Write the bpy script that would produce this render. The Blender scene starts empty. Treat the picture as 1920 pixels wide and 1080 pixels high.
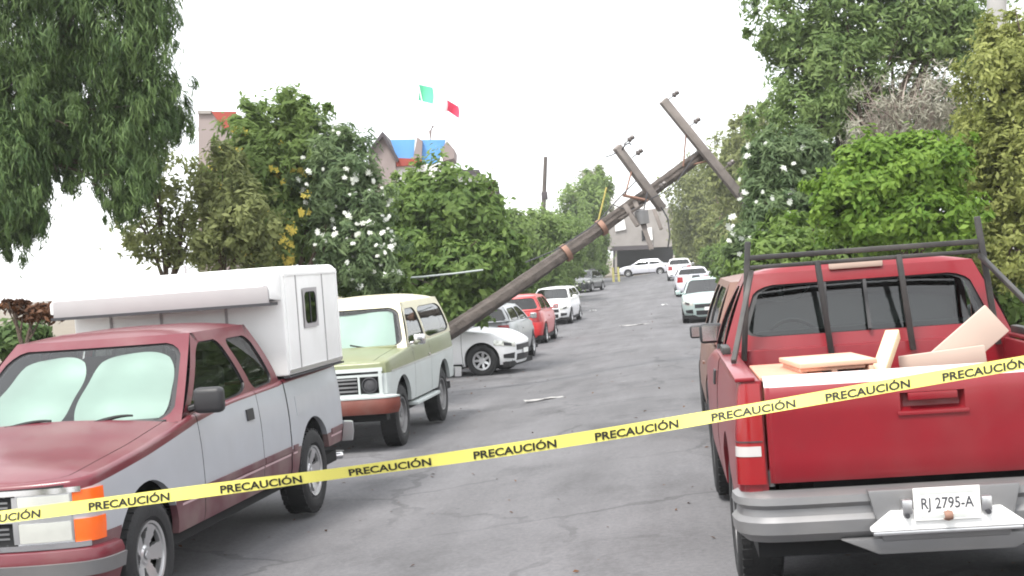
import bpy, bmesh, math, random
import numpy as np
from mathutils import Vector, Matrix

rnd = random.Random(7)
rng = np.random.default_rng(11)
C = bpy.context.scene.collection
PI = math.pi

# ------------------------------------------------------------------ camera
FPX = 2655.0
CAM_O = np.array([0.0, 0.0, 2.075])
_pi, _ya, _ro = math.radians(-0.985), math.radians(-6.30), math.radians(-4.25)
_F = np.array([math.sin(_ya)*math.cos(_pi), math.cos(_ya)*math.cos(_pi), math.sin(_pi)])
_R0 = np.array([math.cos(_ya), -math.sin(_ya), 0.0])
_U0 = np.cross(_R0, _F)
_R = math.cos(_ro)*_R0 + math.sin(_ro)*_U0
_U = -math.sin(_ro)*_R0 + math.cos(_ro)*_U0
cam_data = bpy.data.cameras.new('camera')
cam_data.sensor_width = 36.0
cam_data.lens = 36.0*FPX/1920.0
cam_data.clip_start = 0.05
cam_data.clip_end = 3000.0
cam = bpy.data.objects.new('camera', cam_data)
C.objects.link(cam)
cam.matrix_world = Matrix(((_R[0], _U[0], -_F[0], CAM_O[0]), (_R[1], _U[1], -_F[1], CAM_O[1]),
                           (_R[2], _U[2], -_F[2], CAM_O[2]), (0, 0, 0, 1)))
scene = bpy.context.scene
scene.camera = cam

# ------------------------------------------------------------------ sky, sun, exposure
SUN_EL, SUN_AZ = math.radians(58), math.radians(205)     # azimuth clockwise from +Y
world = bpy.data.worlds.new('World')
scene.world = world
world.use_nodes = True
wn, wl = world.node_tree.nodes, world.node_tree.links
wn.clear()
w_out = wn.new('ShaderNodeOutputWorld')
w_bg = wn.new('ShaderNodeBackground')
w_sky = wn.new('ShaderNodeTexSky')
w_sky.sky_type = 'NISHITA'
w_sky.sun_disc = False
w_sky.sun_elevation = SUN_EL
w_sky.sun_rotation = SUN_AZ
w_tc = wn.new('ShaderNodeTexCoord')
w_noise = wn.new('ShaderNodeTexNoise')
w_noise.inputs['Scale'].default_value = 2.2
w_noise.inputs['Detail'].default_value = 5.0
w_ramp = wn.new('ShaderNodeValToRGB')
w_ramp.color_ramp.elements[0].position = 0.32
w_ramp.color_ramp.elements[0].color = (7.6, 7.8, 8.1, 1)
w_ramp.color_ramp.elements[1].position = 0.68
w_ramp.color_ramp.elements[1].color = (10.4, 10.4, 10.3, 1)
w_mix = wn.new('ShaderNodeMixRGB')
w_mix.inputs['Fac'].default_value = 0.86                 # overcast: cloud covers most of the blue
wl.new(w_tc.outputs['Generated'], w_noise.inputs['Vector'])
wl.new(w_noise.outputs['Fac'], w_ramp.inputs['Fac'])
wl.new(w_sky.outputs['Color'], w_mix.inputs['Color1'])
wl.new(w_ramp.outputs['Color'], w_mix.inputs['Color2'])
wl.new(w_mix.outputs['Color'], w_bg.inputs['Color'])
w_bg.inputs['Strength'].default_value = 0.10
wl.new(w_bg.outputs['Background'], w_out.inputs['Surface'])
sun_data = bpy.data.lights.new('sun', 'SUN')
sun_data.energy = 1.9
sun_data.angle = math.radians(16)
sun_data.color = (1.0, 0.96, 0.90)
sun = bpy.data.objects.new('sun', sun_data)
C.objects.link(sun)
_sd = Vector((math.sin(SUN_AZ)*math.cos(SUN_EL), math.cos(SUN_AZ)*math.cos(SUN_EL), math.sin(SUN_EL)))
sun.rotation_euler = _sd.to_track_quat('Z', 'Y').to_euler()
sun.location = (0, -10, 40)
scene.view_settings.view_transform = 'Standard'
scene.view_settings.look = 'None'
scene.view_settings.exposure = 1.4
scene.view_settings.gamma = 1.0
scene.view_settings.use_curve_mapping = False
scene.cycles.max_bounces = 7
scene.cycles.transparent_max_bounces = 16
scene.cycles.filter_width = 1.9


def W(px, py, Z):
    """world point at depth Z along the view axis seen at photo pixel (px, py)"""
    return CAM_O + Z*(_F + (px-960)/FPX*_R - (py-540)/FPX*_U)


_PY = np.array([-60, 8, 18, 35, 53, 68, 90, 120, 165, 400.])
_PZ = np.array([.02, 0, -.10, -.29, -.47, -.40, -.15, .14, .30, .5])


def gz(x, y):
    x = np.asarray(x, float); y = np.asarray(y, float)
    t = np.clip((x+3.2)/3.4, 0, 1)
    t = t*t*(3-2*t)
    return -.035 + .19*t + np.interp(y, _PY, _PZ)


def on_ground(px, py):
    d = _F + (px-960)/FPX*_R - (py-540)/FPX*_U
    for k in range(1500):
        p = CAM_O + d*(4+k*.2)
        if p[2] < float(gz(p[0], p[1])):
            break
    return p


# ------------------------------------------------------------------ materials
MATS = {}


def mat(name, col, rough=.6, metal=0., var=.15, scale=6., bump=0., bscale=60., coat=0., dust=0., spec=.5):
    m = bpy.data.materials.new(name)
    m.use_nodes = True
    n, l = m.node_tree.nodes, m.node_tree.links
    b = n['Principled BSDF']
    b.inputs['Roughness'].default_value = rough
    b.inputs['Metallic'].default_value = metal
    b.inputs['Specular IOR Level'].default_value = spec
    b.inputs['Coat Weight'].default_value = coat
    b.inputs['Coat Roughness'].default_value = .12
    tc = n.new('ShaderNodeTexCoord')
    nz = n.new('ShaderNodeTexNoise')
    nz.inputs['Scale'].default_value = scale
    nz.inputs['Detail'].default_value = 6
    l.new(tc.outputs['Object'], nz.inputs['Vector'])
    mx = n.new('ShaderNodeMixRGB')
    mx.inputs['Color1'].default_value = tuple(c*(1-var) for c in col)+(1,)
    mx.inputs['Color2'].default_value = tuple(min(1, c*(1+var)) for c in col)+(1,)
    l.new(nz.outputs['Fac'], mx.inputs['Fac'])
    out = mx.outputs['Color']
    if dust > 0:
        n2 = n.new('ShaderNodeTexNoise')
        n2.inputs['Scale'].default_value = 2.3
        n2.inputs['Detail'].default_value = 8
        l.new(tc.outputs['Object'], n2.inputs['Vector'])
        mr = n.new('ShaderNodeMapRange')
        mr.inputs['From Min'].default_value = .42
        mr.inputs['From Max'].default_value = .72
        mr.inputs['To Max'].default_value = dust
        l.new(n2.outputs['Fac'], mr.inputs['Value'])
        m2 = n.new('ShaderNodeMixRGB')
        m2.inputs['Color2'].default_value = (.30, .27, .24, 1)
        l.new(mr.outputs['Result'], m2.inputs['Fac'])
        l.new(out, m2.inputs['Color1'])
        out = m2.outputs['Color']
        mr2 = n.new('ShaderNodeMapRange')
        mr2.inputs['To Min'].default_value = rough
        mr2.inputs['To Max'].default_value = min(1, rough+.35*dust)
        l.new(n2.outputs['Fac'], mr2.inputs['Value'])
        l.new(mr2.outputs['Result'], b.inputs['Roughness'])
    l.new(out, b.inputs['Base Color'])
    if bump > 0:
        n3 = n.new('ShaderNodeTexNoise')
        n3.inputs['Scale'].default_value = bscale
        n3.inputs['Detail'].default_value = 5
        l.new(tc.outputs['Object'], n3.inputs['Vector'])
        bp = n.new('ShaderNodeBump')
        bp.inputs['Strength'].default_value = bump
        bp.inputs['Distance'].default_value = .02
        l.new(n3.outputs['Fac'], bp.inputs['Height'])
        l.new(bp.outputs['Normal'], b.inputs['Normal'])
    MATS[name] = m
    return m


def glass(name, tint, rough=.03):
    m = bpy.data.materials.new(name)
    m.use_nodes = True
    n, l = m.node_tree.nodes, m.node_tree.links
    n.clear()
    o = n.new('ShaderNodeOutputMaterial')
    mx = n.new('ShaderNodeMixShader')
    tr = n.new('ShaderNodeBsdfTransparent')
    tr.inputs['Color'].default_value = tint+(1,)
    gl = n.new('ShaderNodeBsdfGlossy')
    gl.inputs['Roughness'].default_value = rough
    fr = n.new('ShaderNodeFresnel')
    fr.inputs['IOR'].default_value = 1.75
    l.new(fr.outputs['Fac'], mx.inputs['Fac'])
    l.new(tr.outputs['BSDF'], mx.inputs[1])
    l.new(gl.outputs['BSDF'], mx.inputs[2])
    l.new(mx.outputs['Shader'], o.inputs['Surface'])
    MATS[name] = m
    return m


def leafmat(name, c1, c2, trans=.35):
    m = bpy.data.materials.new(name)
    m.use_nodes = True
    n, l = m.node_tree.nodes, m.node_tree.links
    n.clear()
    o = n.new('ShaderNodeOutputMaterial')
    at = n.new('ShaderNodeAttribute')
    at.attribute_name = 'tint'
    mx = n.new('ShaderNodeMixRGB')
    mx.inputs['Color1'].default_value = c1+(1,)
    mx.inputs['Color2'].default_value = c2+(1,)
    l.new(at.outputs['Fac'], mx.inputs['Fac'])
    d = n.new('ShaderNodeBsdfPrincipled')
    d.inputs['Roughness'].default_value = .6
    d.inputs['Specular IOR Level'].default_value = .3
    t = n.new('ShaderNodeBsdfTranslucent')
    ms = n.new('ShaderNodeMixShader')
    ms.inputs['Fac'].default_value = trans
    l.new(mx.outputs['Color'], d.inputs['Base Color'])
    l.new(mx.outputs['Color'], t.inputs['Color'])
    l.new(d.outputs['BSDF'], ms.inputs[1])
    l.new(t.outputs['BSDF'], ms.inputs[2])
    l.new(ms.outputs['Shader'], o.inputs['Surface'])
    MATS[name] = m
    return m


mat('black_rubber', (.014, .014, .015), .75, var=.3, bump=.2)
mat('black_plastic', (.02, .02, .022), .5, var=.2)
mat('dark_void', (.008, .008, .009), .9)
mat('interior_grey', (.05, .05, .055), .8)
mat('chrome', (.72, .72, .73), .16, 1., var=.06)
mat('dull_chrome', (.62, .62, .63), .32, 1., var=.12)
mat('alloy', (.60, .60, .61), .30, .85, var=.1, dust=.15)
mat('maroon_paint', (.115, .006, .016), .34, .0, var=.12, coat=.28, dust=.14)
mat('silver_blue_paint', (.46, .48, .515), .38, .35, var=.06, coat=.35, dust=.08)
mat('maroon_dusty_paint', (.115, .040, .050), .55, 0., var=.2, dust=.45)
mat('pinstripe', (.52, .36, .38), .5)
mat('orange_lens', (.85, .13, .01), .25, coat=.6, var=.08)
mat('clear_lens', (.62, .63, .58), .12, .35, coat=.8, var=.1, scale=14)
mat('red_lens', (.24, .003, .006), .22, coat=.4, var=.1)
mat('white_lens', (.46, .44, .43), .25, coat=.5)
mat('sunshade_mint', (.385, .465, .435), .45, .1, var=.10, scale=3, bump=.35, bscale=3.5)
mat('camper_white', (.80, .80, .79), .5, var=.03, scale=3, dust=.16)
mat('camper_grey', (.33, .315, .32), .6, var=.05)
mat('dark_trim', (.035, .035, .04), .5)
mat('red_paint', (.190, .003, .010), .33, .0, var=.12, coat=.22, dust=.07, spec=.4)
mat('pale_top_band', (.66, .56, .54), .4, var=.12, dust=.25)
mat('steel_grey', (.20, .20, .205), .42, .5, var=.18, scale=5, dust=.25)
mat('rack_black', (.018, .017, .017), .5, var=.3, dust=.2)
mat('plate_white', (.80, .80, .78), .45, var=.03)
mat('plate_ink', (.06, .06, .07), .6)
mat('plate_faint', (.50, .52, .50), .6)
mat('green_paint', (.185, .205, .105), .42, .05, var=.12, coat=.2, dust=.15)
mat('cream_paint', (.55, .52, .38), .45, var=.07, dust=.12)
mat('pale_grey_paint', (.50, .54, .53), .42, .1, var=.08, coat=.2, dust=.12)
mat('rust_red_paint', (.15, .032, .02), .6, var=.3, dust=.25)
mat('white_paint', (.78, .78, .79), .28, var=.02, coat=.5)
mat('grey_paint', (.27, .28, .29), .32, .4, var=.06, coat=.5)
mat('bright_red_paint', (.52, .025, .028), .3, .05, var=.06, coat=.5)
mat('pale_green_paint', (.42, .52, .50), .35, .3, var=.06, coat=.4)
mat('lilac_white_paint', (.66, .66, .72), .32, .2, var=.05, coat=.4)
mat('dark_paint', (.045, .052, .05), .25, .3, coat=.6)
mat('brown_paint', (.165, .072, .048), .42, .05, var=.12, coat=.2, dust=.15)
mat('tape_yellow', (.74, .68, .16), .35, var=.05, spec=.5)
mat('tape_ink', (.012, .012, .010), .6)
mat('plywood', (.62, .38, .27), .75, var=.12, bump=.1)
mat('salmon_board', (.60, .27, .18), .7, var=.12)
mat('pale_timber', (.66, .52, .32), .7, var=.14)
mat('tan_board', (.47, .37, .31), .8, var=.12, scale=3)
mat('pole_wood', (.088, .074, .066), .95, var=.6, scale=7, bump=1., bscale=22)
mat('arm_wood', (.20, .175, .16), .9, var=.4, bump=.6, bscale=40)
mat('rust_steel', (.26, .15, .11), .7, .3, var=.3)
mat('yellow_strap', (.62, .52, .16), .6)
mat('porcelain', (.10, .085, .08), .3)
mat('cable_pale', (.42, .46, .44), .6)
mat('cable_dark', (.05, .05, .055), .7)
mat('trunk_bark', (.085, .06, .045), .95, var=.4, bump=.9, bscale=25)
mat('pale_bark', (.27, .22, .19), .95, var=.35, bump=.5, bscale=25)
mat('concrete', (.34, .33, .32), .9, var=.15, scale=2, bump=.4, bscale=30)
mat('kerb_concrete', (.30, .295, .285), .9, var=.2, scale=4, bump=.4)
mat('wall_grey', (.27, .225, .215), .9, var=.1, scale=1.5, bump=.2)
mat('wall_white', (.74, .73, .72), .85, var=.06, scale=1.2)
mat('wall_stone', (.27, .25, .235), .9, var=.25, scale=1.2)
mat('roof_dark', (.06, .05, .055), .8)
mat('roof_red', (.30, .055, .04), .75, var=.15)
mat('panel_blue', (.12, .34, .72), .55, var=.12, scale=.8)
mat('flag_green', (.10, .50, .29), .75, var=.08)
mat('flag_white', (.80, .80, .80), .75, var=.03)
mat('flag_red', (.70, .05, .11), .75, var=.08)
mat('road_paint', (.62, .61, .58), .8, var=.2)
mat('flower_white', (.80, .82, .76), .7, var=.04)
mat('flower_yellow', (.76, .62, .12), .7, var=.15)
mat('rust_leaf', (.18, .075, .03), .9, var=.4)
mat('yellow_post', (.46, .42, .15), .6)
glass('glass_clear', (.80, .88, .85))
glass('glass_dark', (.16, .18, .17))
glass('glass_mid', (.46, .53, .50))
glass('glass_light', (.68, .74, .72))
leafmat('leaf_pine', (0.05, 0.1, 0.032), (0.15, 0.225, 0.074), 0.42)
leafmat('leaf_olive', (0.14, 0.17, 0.062), (0.29, 0.32, 0.125), 0.48)
leafmat('leaf_oleander', (0.08, 0.135, 0.06), (0.21, 0.285, 0.13), 0.42)
leafmat('leaf_green', (0.078, 0.145, 0.034), (0.22, 0.315, 0.082), 0.46)
leafmat('leaf_bright', (0.085, 0.18, 0.022), (0.235, 0.355, 0.056), 0.45)
leafmat('leaf_yellowgreen', (0.165, 0.2, 0.048), (0.36, 0.385, 0.125), 0.45)
leafmat('leaf_mid', (0.105, 0.175, 0.046), (0.25, 0.34, 0.105), 0.5)
leafmat('leaf_feather', (.095, .165, .050), (.240, .325, .110), .45)
leafmat('leaf_rust', (.045, .018, .009), (.150, .065, .028), .2)
leafmat('leaf_pale', (0.195, 0.200, 0.146), (0.366, 0.366, 0.264), .3)
leafmat('leaf_dry', (0.200, 0.188, 0.139), (0.400, 0.395, 0.322), .25)


# ------------------------------------------------------------------ mesh helpers
class MB:
    def __init__(self):
        self.v, self.f, self.m = [], [], []

    def add(self, vs, fs, mi=0):
        o = len(self.v)
        self.v.extend([tuple(map(float, p)) for p in vs])
        for k in fs:
            self.f.append(tuple(o+i for i in k))
            self.m.append(mi)
        return self

    def grid(self, P, mi=0, flip=False, closed=False):
        P = np.asarray(P, float)
        nu, nv = P.shape[:2]
        fs = []
        for i in range(nu-1):
            for j in range(nv if closed else nv-1):
                a, b = i*nv+j, i*nv+(j+1) % nv
                q = (a, b, b+nv, a+nv)
                fs.append(q[::-1] if flip else q)
        return self.add(P.reshape(-1, 3), fs, mi)

    def box(self, c, s, mi=0, M=None):
        x, y, z = (s[0]/2, s[1]/2, s[2]/2)
        vs = [Vector((sx*x, sy*y, sz*z)) for sz in (-1, 1) for sy in (-1, 1) for sx in (-1, 1)]
        if M is not None:
            vs = [M @ v for v in vs]
        vs = [v+Vector(c) for v in vs]
        return self.add(vs, [(0, 2, 3, 1), (4, 5, 7, 6), (0, 1, 5, 4), (2, 6, 7, 3), (0, 4, 6, 2), (1, 3, 7, 5)], mi)

    def prism(self, poly, a, b, axis='x', mi=0):
        """poly in the two other axes (x: (y,z), y: (x,z), z: (x,y)), extruded from a to b"""
        n = len(poly)

        def P(p, t):
            return {'x': (t, p[0], p[1]), 'y': (p[0], t, p[1]), 'z': (p[0], p[1], t)}[axis]
        vs = [P(p, a) for p in poly]+[P(p, b) for p in poly]
        fs = [tuple(range(n))[::-1], tuple(range(n, 2*n))]
        fs += [(i, (i+1) % n, n+(i+1) % n, n+i) for i in range(n)]
        return self.add(vs, fs, mi)

    def tube(self, pts, r, n=8, mi=0, cap=True):
        pts = [np.asarray(p, float) for p in pts]
        rs = r if hasattr(r, '__len__') else [r]*len(pts)
        rings = []
        for i, p in enumerate(pts):
            t = pts[min(i+1, len(pts)-1)]-pts[max(i-1, 0)]
            t = t/(np.linalg.norm(t)+1e-9)
            u = np.array([0, 0, 1.]) if abs(t[2]) < .9 else np.array([1., 0, 0])
            a = np.cross(t, u); a /= np.linalg.norm(a)
            b = np.cross(t, a)
            rings.append([p+rs[i]*(math.cos(k*2*PI/n)*a+math.sin(k*2*PI/n)*b) for k in range(n)])
        self.grid(rings, mi, closed=True)
        if cap:
            o = len(self.v)-n*len(pts)
            self.f.append(tuple(o+k for k in range(n))); self.m.append(mi)
            o = len(self.v)-n
            self.f.append(tuple(o+k for k in range(n))[::-1]); self.m.append(mi)
        return self

    def bar(self, a, b, w, h, mi=0):
        a, b = np.asarray(a, float), np.asarray(b, float)
        t = (b-a)/np.linalg.norm(b-a)
        u = np.array([0, 0, 1.]) if abs(t[2]) < .9 else np.array([0, 1., 0])
        s = np.cross(t, u); s /= np.linalg.norm(s)
        q = np.cross(s, t)
        r = [(-1, -1), (1, -1), (1, 1), (-1, 1)]
        vs = [p+s*w/2*i+q*h/2*j for p in (a, b) for i, j in r]
        return self.add(vs, [(0, 1, 2, 3), (7, 6, 5, 4), (0, 4, 5, 1), (1, 5, 6, 2), (2, 6, 7, 3), (3, 7, 4, 0)], mi)

    def lathe(self, prof, c, n=32, mi=0, side=1):
        """prof [(offset along x, radius)] turned about the x axis at c"""
        rings = [[(c[0]+side*o, c[1]+r*math.cos(k*2*PI/n), c[2]+r*math.sin(k*2*PI/n)) for k in range(n)] for o, r in prof]
        return self.grid(rings, mi, closed=True)

    def build(self, name, mats, parent=None, smooth=38, merge=False, bevel=0., bseg=2, recalc=True):
        me = bpy.data.meshes.new(name)
        me.from_pydata(self.v, [], self.f)
        for m in (mats if isinstance(mats, (list, tuple)) else [mats]):
            me.materials.append(MATS[m] if isinstance(m, str) else m)
        me.polygons.foreach_set('material_index', self.m)
        if merge or recalc or bevel:
            bm = bmesh.new()
            bm.from_mesh(me)
            if merge:
                bmesh.ops.remove_doubles(bm, verts=bm.verts, dist=2e-4)
            if recalc:
                bmesh.ops.recalc_face_normals(bm, faces=bm.faces)
            if bevel > 0:
                es = [e for e in bm.edges if len(e.link_faces) == 2 and e.calc_face_angle(0) > .5]
                bmesh.ops.bevel(bm, geom=es, offset=bevel, segments=bseg, affect='EDGES', profile=.5)
            bm.to_mesh(me)
            bm.free()
        me.validate()
        if smooth:
            me.polygons.foreach_set('use_smooth', [True]*len(me.polygons))
            me.set_sharp_from_angle(angle=math.radians(smooth))
        o = bpy.data.objects.new(name, me)
        C.objects.link(o)
        if parent is not None:
            o.parent = parent
        return o


def tag(o, label=None, cat=None, group=None, kind=None):
    if label: o['label'] = label
    if cat: o['category'] = cat
    if group: o['group'] = group
    if kind: o['kind'] = kind
    return o


def thing(name, label, cat, loc=(0, 0, 0), rotz=0., group=None):
    o = bpy.data.objects.new(name, None)
    o.empty_display_size = .2
    C.objects.link(o)
    o.location = loc
    o.rotation_euler = (0, 0, rotz)
    return tag(o, label, cat, group)


def text_mesh(body, size, offset=0., extrude=0.):
    cu = bpy.data.curves.new('lettering', 'FONT')
    cu.body = body
    cu.size = size
    cu.offset = offset
    cu.extrude = extrude
    cu.align_x = 'CENTER'
    cu.resolution_u = 3
    ob = bpy.data.objects.new('lettering', cu)
    C.objects.link(ob)
    bpy.context.view_layer.update()
    me = bpy.data.meshes.new_from_object(ob.evaluated_get(bpy.context.evaluated_depsgraph_get()))
    bpy.data.objects.remove(ob)
    bpy.data.curves.remove(cu)
    return me


# ------------------------------------------------------------------ ground
XS = np.unique(np.concatenate([[-500, -150, -60, -25, -12], np.linspace(-9, 6, 61), [9, 18, 40, 90, 200, 500]]))
YS = np.unique(np.concatenate([[-60, -20], np.linspace(-6, 30, 73), np.linspace(30, 175, 100), [190, 220, 260, 320, 400, 700, 1200, 2500]]))


def sheet(name, xs, ys, dz, m, zf=gz, kind='structure'):
    X, Y = np.meshgrid(xs, ys, indexing='ij')
    Z = zf(X, Y)+dz
    b = MB().grid(np.stack([X, Y, Z], -1))
    return tag(b.build(name, m, recalc=False), kind=kind)


def asphalt():
    m = mat('asphalt', (.135, .133, .140), .92, var=.0)
    n, l = m.node_tree.nodes, m.node_tree.links
    b = n['Principled BSDF']
    tc = n.new('ShaderNodeTexCoord')

    def noise(s, d, stretch=None):
        z = n.new('ShaderNodeTexNoise')
        z.inputs['Scale'].default_value = s
        z.inputs['Detail'].default_value = d
        z.inputs['Roughness'].default_value = .65
        if stretch:
            mp = n.new('ShaderNodeMapping')
            mp.inputs['Scale'].default_value = stretch
            l.new(tc.outputs['Object'], mp.inputs['Vector'])
            l.new(mp.outputs['Vector'], z.inputs['Vector'])
        else:
            l.new(tc.outputs['Object'], z.inputs['Vector'])
        return z.outputs['Fac']

    def ramp(f, a, b_, c0, c1):
        r = n.new('ShaderNodeMapRange')
        r.inputs['From Min'].default_value = a
        r.inputs['From Max'].default_value = b_
        r.inputs['To Min'].default_value = c0
        r.inputs['To Max'].default_value = c1
        l.new(f, r.inputs['Value'])
        return r.outputs['Result']

    def mul(a, b_):
        q = n.new('ShaderNodeMath')
        q.operation = 'MULTIPLY'
        l.new(a, q.inputs[0]); l.new(b_, q.inputs[1])
        return q.outputs[0]
    big = ramp(noise(.45, 4), .3, .7, .80, 1.14)          # worn and repaired areas
    lane = ramp(noise(1.0, 3, (1.3, .10, 1)), .35, .65, .88, 1.10)   # tyre tracks along the street
    stain_shade = ramp(noise(1.0, 6, (.8, .40, 1)),   .52, .68, 1.0, .66)  # oil and tar stains, with tree shade painted in as darker patches
    scuff = ramp(noise(2.4, 8, (1.2, .5, 1)), .64, .74, 1.0, 1.35)  # pale scuffs and chalky dust
    grit = ramp(noise(160, 3), .3, .7, .80, 1.2)
    vo = n.new('ShaderNodeTexVoronoi')
    vo.feature = 'DISTANCE_TO_EDGE'
    vo.inputs['Scale'].default_value = .42
    wv = n.new('ShaderNodeMixRGB')
    wv.blend_type = 'ADD'
    wv.inputs['Fac'].default_value = .55
    wz = n.new('ShaderNodeTexNoise')
    wz.inputs['Scale'].default_value = 2.0
    wz.inputs['Detail'].default_value = 6
    l.new(tc.outputs['Object'], wz.inputs['Vector'])
    l.new(tc.outputs['Object'], wv.inputs['Color1']); l.new(wz.outputs['Color'], wv.inputs['Color2'])
    l.new(wv.outputs['Color'], vo.inputs['Vector'])
    crack0 = ramp(vo.outputs['Distance'], .004, .016, .0, 1.0)
    patchy = ramp(noise(.5, 3), .44, .56, .30, 0.0)          # cracks only in worn areas
    mxc = n.new('ShaderNodeMath'); mxc.operation = 'MAXIMUM'
    inv_ = n.new('ShaderNodeMath'); inv_.operation = 'SUBTRACT'; inv_.inputs[0].default_value = 1.0
    l.new(patchy, inv_.inputs[1]); l.new(crack0, mxc.inputs[0]); l.new(inv_.outputs[0], mxc.inputs[1])
    coarse = ramp(noise(26, 6), .3, .7, .80, 1.20)
    speck = ramp(noise(60, 2), .68, .78, 1.0, 1.25)
    f = mul(mul(mul(big, lane), mul(stain_shade, scuff)), mul(mul(grit, coarse), mul(speck, mxc.outputs[0])))
    mx = n.new('ShaderNodeMixRGB')
    mx.blend_type = 'MULTIPLY'
    mx.inputs['Fac'].default_value = 1
    mx.inputs['Color1'].default_value = (.122, .120, .126, 1)
    l.new(f, mx.inputs['Color2'])
    l.new(mx.outputs['Color'], b.inputs['Base Color'])
    bp = n.new('ShaderNodeBump')
    bp.inputs['Strength'].default_value = .35
    bp.inputs['Distance'].default_value = .01
    l.new(noise(110, 4), bp.inputs['Height'])
    l.new(bp.outputs['Normal'], b.inputs['Normal'])


asphalt()
mat('earth', (.16, .135, .10), .95, var=.35, scale=.8, bump=.5, bscale=8)
mat('pavement_concrete', (.27, .265, .255), .9, var=.18, scale=1.5, bump=.3)


def gz_far(X, Y):
    return gz(X, np.minimum(Y, 300)) - .02


sheet('ground', XS, YS, -.03, 'earth', gz_far)
RX0, RX1 = -6.1, 2.9
sheet('road', np.linspace(RX0, RX1, 46), YS[(YS >= -20) & (YS <= 130)], .004, 'asphalt')
for nm, xa, xb in (('pavement', RX0-1.75, RX0-.15), ('pavement', RX1+.15, RX1+1.75)):
    sheet(nm, np.linspace(xa, xb, 6), YS[(YS >= -20) & (YS <= 130)], .135, 'pavement_concrete')
for x0, s in ((RX0, -1), (RX1, 1)):
    ys = YS[(YS >= -20) & (YS <= 130)]
    prof = [(0, -.05), (0, .11), (.02*s, .13), (.15*s, .13), (.15*s, -.05)]
    P = [[(x0+a, y, float(gz(x0, y))+z) for a, z in prof] for y in ys]
    tag(MB().grid(P).build('kerb', 'kerb_concrete'), kind='structure')

# ------------------------------------------------------------------ vehicles


def chaikin(p, it=2, closed=False):
    p = np.asarray(p, float)
    for _ in range(it):
        if closed:
            q = np.roll(p, -1, 0)
            p = np.stack([.75*p+.25*q, .25*p+.75*q], 1).reshape(-1, 2)
        else:
            a, b = p[:-1], p[1:]
            q = np.stack([.75*a+.25*b, .25*a+.75*b], 1).reshape(-1, p.shape[1])
            p = np.concatenate([p[:1], q, p[-1:]])
    return p


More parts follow.
